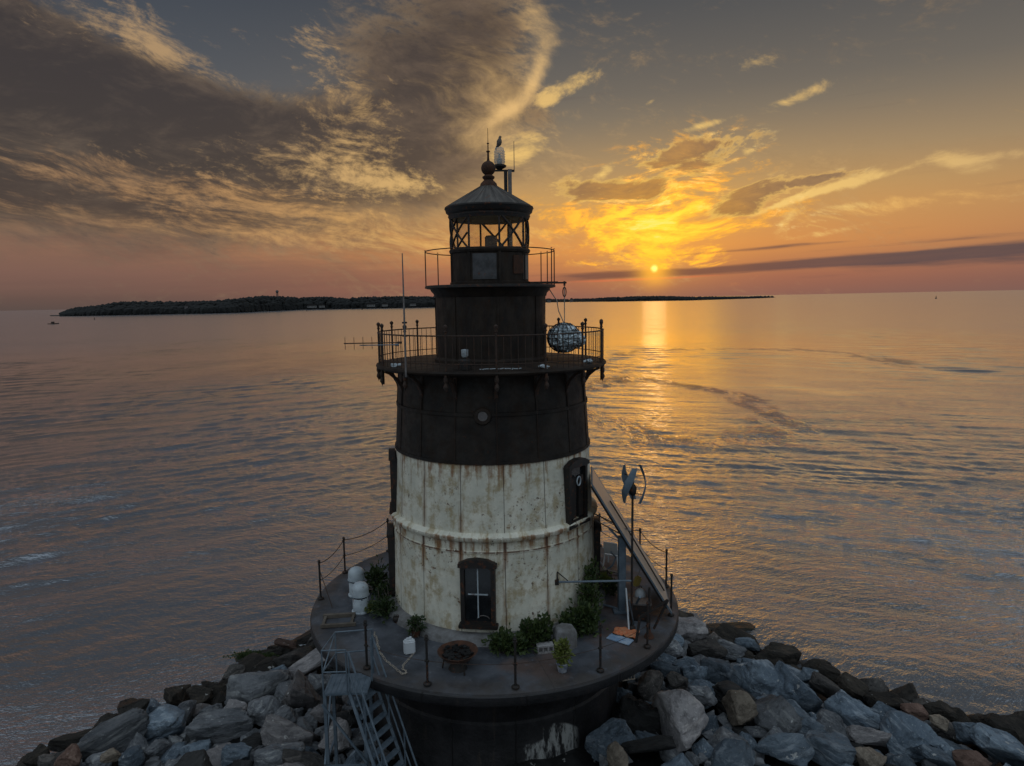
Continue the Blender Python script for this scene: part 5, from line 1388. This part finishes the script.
# (px, py, width, height, stone, shape, tilt, label, lift)
HERO = [
 (257, 688, 64, 38, 'grey', 's', 4, 'largest flat-topped mottled grey boulder left of the staircase', 0),
 (304, 695, 42, 32, 'pale', 'a', -6, 'pale rounded-cornered boulder just left of the stair legs', 0),
 (312, 667, 44, 20, 'pale', 's', 24, 'pale wedge-shaped slab tilting up towards the stair platform', 0),
 (263, 711, 34, 24, 'grey', 'a', 12, 'middle-sized grey boulder below the largest flat-topped one', 0),
 (223, 726, 62, 24, 'grey', 's', 3, 'long low grey slab with a light top at the lower left', 0),
 (290, 731, 56, 32, 'pale', 'a', -8, 'broad purple-grey boulder left of the lower stair legs', 0),
 (296, 659, 40, 20, 'brown', 'a', 14, 'dull brown boulder behind the pale wedge-shaped slab', 0),
 (231, 676, 27, 17, 'brown', 'a', 10, 'small brown boulder at the left shoulder of the largest flat-topped one', 0),
 (278, 756, 54, 24, 'grey', 's', 10, 'flat grey boulder at the bottom edge left of the stairs', 0),
 (326, 710, 30, 20, 'pale', 'a', 0, 'small pale boulder half behind the stair legs', 0),
 (236, 754, 30, 18, 'blue', 'a', 6, 'small bluish boulder under the long low grey slab', 0),
 (306, 760, 46, 22, 'brown', 'a', 0, 'brownish boulder at the bottom edge beside the stair legs', 0),
 (334, 741, 34, 32, 'pale', 'a', 20, 'pale upright boulder seen between the stair legs', 0),
 (186, 713, 18, 22, 'grey', 'a', 40, 'small grey block leaning left above the long low slab', 0),
 (197, 696, 30, 17, 'dark', 'a', 0, 'dark boulder near the waterline above the small grey block', 0),
 (255, 659, 52, 13, 'dark', 's', 10, 'long black wet ledge at the waterline, behind the largest grey boulder', -.2),
 (304, 641, 50, 14, 'dark', 's', 22, 'black wet ledge tucked against the deck edge on the left', -.2),
 (281, 649, 34, 12, 'dark', 's', 10, 'wet black slab between two other waterline ledges on the left', -.1),
 (286, 644, 24, 8, 'red', 's', -6, 'small red-brown wet stone on the black waterline ledges', .25),
 (118, 736, 74, 32, 'grey', 's', 22, 'long slanting grey slab rising to the right at the far left', 0),
 (163, 724, 52, 34, 'blue', 'a', 18, 'bluish boulder with a split top right of the long slanting slab', 0),
 (132, 707, 32, 26, 'dark', 'a', -20, 'square black wet boulder standing at the waterline on the left', -.1),
 (156, 709, 20, 17, 'blue', 'a', 0, 'small slate-coloured boulder right of the square black one', .1),
 (179, 697, 26, 24, 'dark', 'a', -12, 'dark brown block at the waterline with a lighter face', 0),
 (107, 726, 30, 22, 'dark', 'a', 35, 'black wet ledge along the upper side of the long slanting slab', -.2),
 (72, 743, 52, 18, 'dark', 's', 5, 'low black wet rock left of the long slanting slab', -.1),
 (70, 758, 22, 22, 'red', 'a', -25, 'narrow reddish slab at the bottom left', .1),
 (36, 758, 26, 18, 'dark', 'a', 10, 'leftmost black wet rock of the whole pile', 0),
 (111, 756, 20, 12, 'tan', 'a', 0, 'small tan stone just under the long slanting slab', .1),
 (134, 758, 26, 22, 'blue', 'a', 20, 'bluish stone right of the small tan one', 0),
 (682, 722, 54, 60, 'pale', 'r', -24, 'huge pale purple-grey egg-shaped boulder right of the caisson', .1),
 (741, 711, 34, 37, 'tan', 'r', -34, 'tan rounded boulder, the warmest coloured of the right-hand pile', .1),
 (719, 677, 36, 36, 'blue', 'a', 0, 'blocky blue-grey boulder above the tan rounded one', 0),
 (757, 680, 44, 42, 'blue', 'a', -14, 'large angular blue boulder right above the tan rounded one', 0),
 (694, 672, 25, 24, 'blue', 'a', 20, 'narrow blue boulder left of the blocky blue-grey one', 0),
 (665, 668, 34, 19, 'blue', 'a', -14, 'smooth blue boulder close to the deck edge on the right', 0),
 (705, 650, 40, 24, 'brown', 'a', -12, 'brownish boulder with a cracked top near the right waterline', 0),
 (731, 651, 28, 15, 'grey', 'a', -8, 'low grey boulder right of the brownish cracked one', 0),
 (686, 631, 40, 24, 'pale', 'r', 10, 'smooth pale hump nearest the deck edge at the right waterline', 0),
 (670, 648, 24, 18, 'grey', 'a', 0, 'pale grey chunk under the smooth pale hump', 0),
 (728, 631, 66, 13, 'tan', 's', -7, 'flat brown slab awash behind the right-hand pile', -.55),
 (676, 681, 20, 18, 'brown', 'a', 0, 'small brown chunk above the huge egg-shaped boulder', .1),
 (700, 694, 32, 20, 'grey', 'a', -30, 'grey wedge sloping down right of the huge egg-shaped boulder', .1),
 (652, 688, 30, 26, 'brown', 'a', 20, 'dark brown angular boulder left of the huge egg-shaped one', 0),
 (748, 644, 28, 15, 'blue', 'a', -6, 'slate-blue stone at the waterline behind the large angular blue boulder', 0),
 (621, 694, 20, 17, 'blue', 'a', 0, 'small blue stone beside the caisson wall', 0),
 (636, 719, 46, 36, 'rubble', 's', 2, 'big nearly black block between the caisson and the egg-shaped boulder', -.2),
 (648, 748, 54, 14, 'rubble', 's', 2, 'long dark squared stone beam at the bottom right of the caisson', .0),
 (617, 756, 20, 26, 'tan', 'a', 30, 'tan sliver of stone against the foot of the caisson', 0),
 (777, 656, 44, 22, 'dark', 's', -10, 'black wet flat-topped ledge at the right waterline', -.1),
 (797, 694, 48, 38, 'blue', 'a', -22, 'big flat-faced blue boulder right of the large angular blue one', 0),
 (777, 718, 38, 44, 'grey', 's', -48, 'steep grey boulder with a pale streak down its ridge', 0),
 (804, 727, 32, 32, 'blue', 'a', 10, 'shadowy blue boulder right of the steep streaked one', -.1),
 (785, 752, 50, 30, 'blue', 'a', 8, 'wide bluish boulder at the bottom edge below the steep streaked one', 0),
 (826, 751, 54, 32, 'blue', 's', -14, 'light blue flat-faced boulder at the bottom edge', .1),
 (833, 728, 34, 26, 'grey', 'a', -24, 'grey pyramid-shaped boulder above the light blue flat-faced one', 0),
 (850, 713, 46, 28, 'blue', 's', -20, 'long smooth blue boulder sloping right near the right waterline', 0),
 (868, 734, 42, 19, 'pale', 'a', -4, 'low pale-topped boulder under the long smooth blue one', 0),
 (868, 755, 30, 26, 'tan', 'a', 12, 'rough tan-grey boulder at the bottom edge right of the light blue one', 0),
 (808, 677, 22, 13, 'blue', 'a', 0, 'small round blue boulder above the big flat-faced blue one', .1),
 (829, 690, 42, 20, 'brown', 's', -26, 'dark flat boulder behind the long smooth blue one', -.05),
 (826, 672, 30, 16, 'dark', 'a', -20, 'black weedy rock jutting at the middle of the right waterline', 0),
 (853, 690, 34, 24, 'dark', 's', -30, 'black slanting ledge between the weedy rock and the long blue boulder', -.1),
 (884, 704, 38, 17, 'dark', 's', -10, 'black ledge at the waterline above the largest right-hand boulder', -.1),
 (885, 718, 28, 21, 'blue', 'a', 0, 'slate-coloured boulder touching the largest right-hand one on the left', 0),
 (911, 739, 52, 42, 'blue', 'a', -14, 'largest blue boulder towards the right end of the pile', .05),
 (916, 712, 24, 15, 'red', 'a', 0, 'small orange-brown stone on top of the right-hand waterline rocks', .2),
 (936, 711, 34, 22, 'dark', 'a', -16, 'ragged black rock with an upturned tip at the right waterline', 0),
 (974, 732, 32, 25, 'blue', 'a', -8, 'slate boulder with a pale vein second from the right end', .1),
 (1000, 729, 40, 26, 'dark', 'r', -32, 'green-black weedy boulder at the far right waterline', 0),
 (998, 749, 50, 30, 'blue', 's', -24, 'dark slate boulder at the right end of the pile', .1),
 (970, 758, 34, 22, 'red', 'a', 10, 'red-brown boulder at the bottom edge near the right end', .1),
 (950, 753, 24, 22, 'blue', 'a', 0, 'small slate stone left of the red-brown boulder', 0),
 (936, 759, 38, 16, 'blue', 's', -28, 'narrow grooved slab below the largest right-hand boulder', .1),
 (941, 723, 22, 14, 'tan', 'a', -20, 'small tan stone right of the largest right-hand boulder', .15),
]
placed = []   # px, py, r_px, world xy, radius, anchor phrase
def surf(px, py, lift=0.0):
    z = 1.0
    for _ in range(12):
        g = ground(px, py, z); z = z*.4 + (max(mound_h(g.x, g.y), -.1)+lift)*.6
    return ground(px, py, z)
rgH = random.Random(11)
for i, (px, py, w, h_, stone, shp, tilt, lab, lift) in enumerate(HERO):
    g = surf(px, py, .28 + lift)
    if mound_s(g.x, g.y) > 1.03: g = ground(px, py, .05+max(lift, -.2)*.5)
    depth = proj(g)[2]; k = depth/F
    mi = {'a': rgH.randrange(14), 'r': 14+rgH.randrange(4), 's': 18+rgH.randrange(5)}[shp]
    o = rock_obj(mi, 'rock_'+stone if stone != 'rubble' else 'rubble')
    W_, H_ = w*k*1.06, h_*k*1.02
    o.scale = (W_, H_*1.25, H_*1.0)
    o.rotation_euler = (rgH.uniform(-.15, .15), R(-tilt), rgH.uniform(-.25, .25) + (PI if rgH.random() < .5 else 0))
    if abs(abs(o.rotation_euler.z)-PI) < .4: o.rotation_euler.y = R(tilt)
    o.location = g
    tag(o, lab, 'boulder', 'boulders of the breakwater')
    placed.append((px, py, (w+h_)/4, g.x, g.y, max(W_, H_)*.42, lab, i))
ANCH = {0: 'largest flat-topped grey boulder', 2: 'pale wedge-shaped slab', 4: 'long low grey slab', 5: 'broad purple-grey boulder', 19: 'long slanting grey slab', 20: 'bluish split-topped boulder', 27: 'leftmost black wet rock',
        30: 'huge egg-shaped boulder', 31: 'tan rounded boulder', 38: 'smooth pale hump', 46: 'big nearly black block', 50: 'big flat-faced blue boulder', 54: 'light blue flat-faced boulder', 56: 'long smooth blue boulder', 65: 'largest blue boulder', 69: 'green-black weedy boulder'}
# fill the gaps with smaller stones
rgF = random.Random(77); fill = []
tries = 0
sizes = [1.35]*16 + [1.0]*44 + [.72]*110 + [.48]*330 + [.30]*700
for D0 in sizes:
    for _ in range(60):
        x = rgF.uniform(-18, 20); y = rgF.uniform(-6.5, 13)
        s_ = mound_s(x, y)
        if s_ > .95 or math.hypot(x, y) < 3.9 + D0*.3: continue
        z = max(mound_h(x, y), 0) - .1
        px, py, dp = proj((x, y, z+.2))
        if not (26 < px < 1060 and 600 < py < 800): continue
        # nothing of a stone behind the tower or the deck would show
        lp_ = TI @ Vector((x, y, z+D0*.5))
        if 330 < px < 655 and py < 690 and not (px > 612 and py > 660): continue
        if 385 < px < 606: continue
        rr_ = D0*.5
        ok = all((x-a)**2 + (y-b_)**2 > ((rr_+c_)*.80)**2 for a, b_, c_ in [(p_[3], p_[4], p_[5]) for p_ in placed] + [(f[0], f[1], f[2]) for f in fill])
        if ok: fill.append((x, y, rr_, z, px, py, dp)); break
# the 300 largest stones are things of their own; the chips between them are one mass
NIND = 300 - len(placed)
small = fill[NIND:]; fill = fill[:NIND]
V = []; Fc = []; n0 = 0
nr_ = np.random.default_rng(8)
base_v = []
for me_ in VAR[:6]:
    vv = np.array([v.co[:] for v in me_.vertices]); base_v.append((vv, np.array([p.vertices[:] for p in me_.polygons])))
for (x, y, rr_, z, px, py, dp) in small:
    vv, ff = base_v[nr_.integers(0, 6)]
    a_ = nr_.random()*6.28; t_ = (nr_.random()-.5)*.9
    Rm = np.array(Matrix.Rotation(a_, 3, 'Z') @ Matrix.Rotation(t_, 3, 'X'))
    sc3 = np.array([2.6, 2.1, 1.6])*rr_*(.8+.5*nr_.random(3))
    V.append((vv*sc3) @ Rm.T + np.array([x, y, z+.05])); Fc.append(ff+n0); n0 += len(vv)
if V:
    me_ = bpy.data.meshes.new('stone_chips'); me_.from_pydata(np.concatenate(V).tolist(), [], np.concatenate(Fc).tolist()); me_.materials.append(M['rock_grey']); me_.shade_smooth(); me_.set_sharp_from_angle(angle=R(30))
    o = bpy.data.objects.new('stone_chips', me_); col.objects.link(o); tag(o, 'smaller broken stones filling the gaps between the boulders of the breakwater', 'stones', kind='stuff')
dirs = ['right of', 'above and right of', 'above', 'above and left of', 'left of', 'below and left of', 'below', 'below and right of']
used = {}
ordw = ['nearest', 'second', 'third', 'fourth', 'fifth', 'sixth', 'seventh', 'eighth', 'ninth', 'tenth', 'eleventh', 'twelfth', 'thirteenth', 'fourteenth', 'fifteenth', 'sixteenth', 'seventeenth', 'eighteenth', 'nineteenth', 'twentieth']
recs = []
for (x, y, rr_, z, px, py, dp) in fill:
    s_ = mound_s(x, y)
    wet = s_ > .80
    left_ = px < 500
    stone = rgF.choice(['dark', 'dark', 'dark', 'brown'] if wet else (['grey', 'grey', 'pale', 'grey', 'rubble', 'blue'] if left_ else ['blue', 'blue', 'grey', 'rubble', 'grey', 'blue']))
    cword = {'dark': 'black wet', 'brown': 'dull brown', 'grey': 'grey', 'pale': 'pale grey', 'rubble': 'sooty dark', 'blue': 'blue-grey'}[stone]
    k = 2*rr_
    o = rock_obj(rgF.randrange(23), 'rock_'+stone if stone != 'rubble' else 'rubble')
    o.scale = (k*rgF.uniform(1.0, 1.45), k*rgF.uniform(.85, 1.15), k*rgF.uniform(.6, .95))
    o.rotation_euler = (rgF.uniform(-.4, .4), rgF.uniform(-.45, .45), rgF.uniform(0, 6.28))
    o.location = (x, y, z + k*.1)
    inside = -5 < px < 1029 and py < 775
    ai, ad = None, 1e9
    for j, ph in ANCH.items():
        d_ = math.hypot(placed[j][0]-px, placed[j][1]-py)
        if d_ < ad and (placed[j][0] < 500) == left_: ai, ad = j, d_
    an = math.degrees(math.atan2(-(py-placed[ai][1])*1.4, px-placed[ai][0])) % 360
    dw = dirs[int(((an+22.5) % 360)//45)]
    szw = 'mid-sized' if rr_ > .5 else ('small' if rr_ > .33 else 'fist-like little')
    recs.append((ai, dw, ad, o, szw, cword))
recs.sort(key=lambda r_: (r_[0], r_[1], r_[2]))
for ai, dw, ad, o, szw, cword in recs:
    key = (ai, dw); n_ = used.get(key, 0); used[key] = n_+1
    lab = f"{szw} {cword} stone, {ordw[min(n_, 19)]} out {dw} the {ANCH[ai]}".replace('fist-like little', 'little')
    tag(o, lab, 'boulder', 'boulders of the breakwater')
# green weed on the left ledge
g = ground(247, 656, .55); q = thing('seaweed_clump', 'bright green weed clump on the wet ledge at the left waterline', 'seaweed', g, world_=True)
b = MB(); leaves(b, (0, 0, .02), (.60, .32, .07), 900, .07, 31); leaves(b, (.75, -.1, .02), (.32, .22, .06), 350, .07, 32); b.build('fronds', M['leaf'], q, 0)
# cobble-like wire basket under the deck edge at right
gb = ground(620, 677, 2.6)
q = thing('wire_basket', 'rusty wire basket wedged under the right edge of the deck', 'basket', gb, rotz=.2, world_=True)
b = MB()
for k in range(9): b.tube([(-.36+.09*k, -.18, 0), (-.36+.09*k, -.2, .3)], .012, 5)
for k in range(9): b.tube([(-.36+.09*k, .18, 0), (-.36+.09*k, .2, .3)], .012, 5)
for z_ in (.0, .15, .3): b.tube([(-.38, -.2, z_), (.38, -.2, z_), (.38, .2, z_), (-.38, .2, z_)], .016, 5, closed=True)
b.build('wires', M['rope'], q)
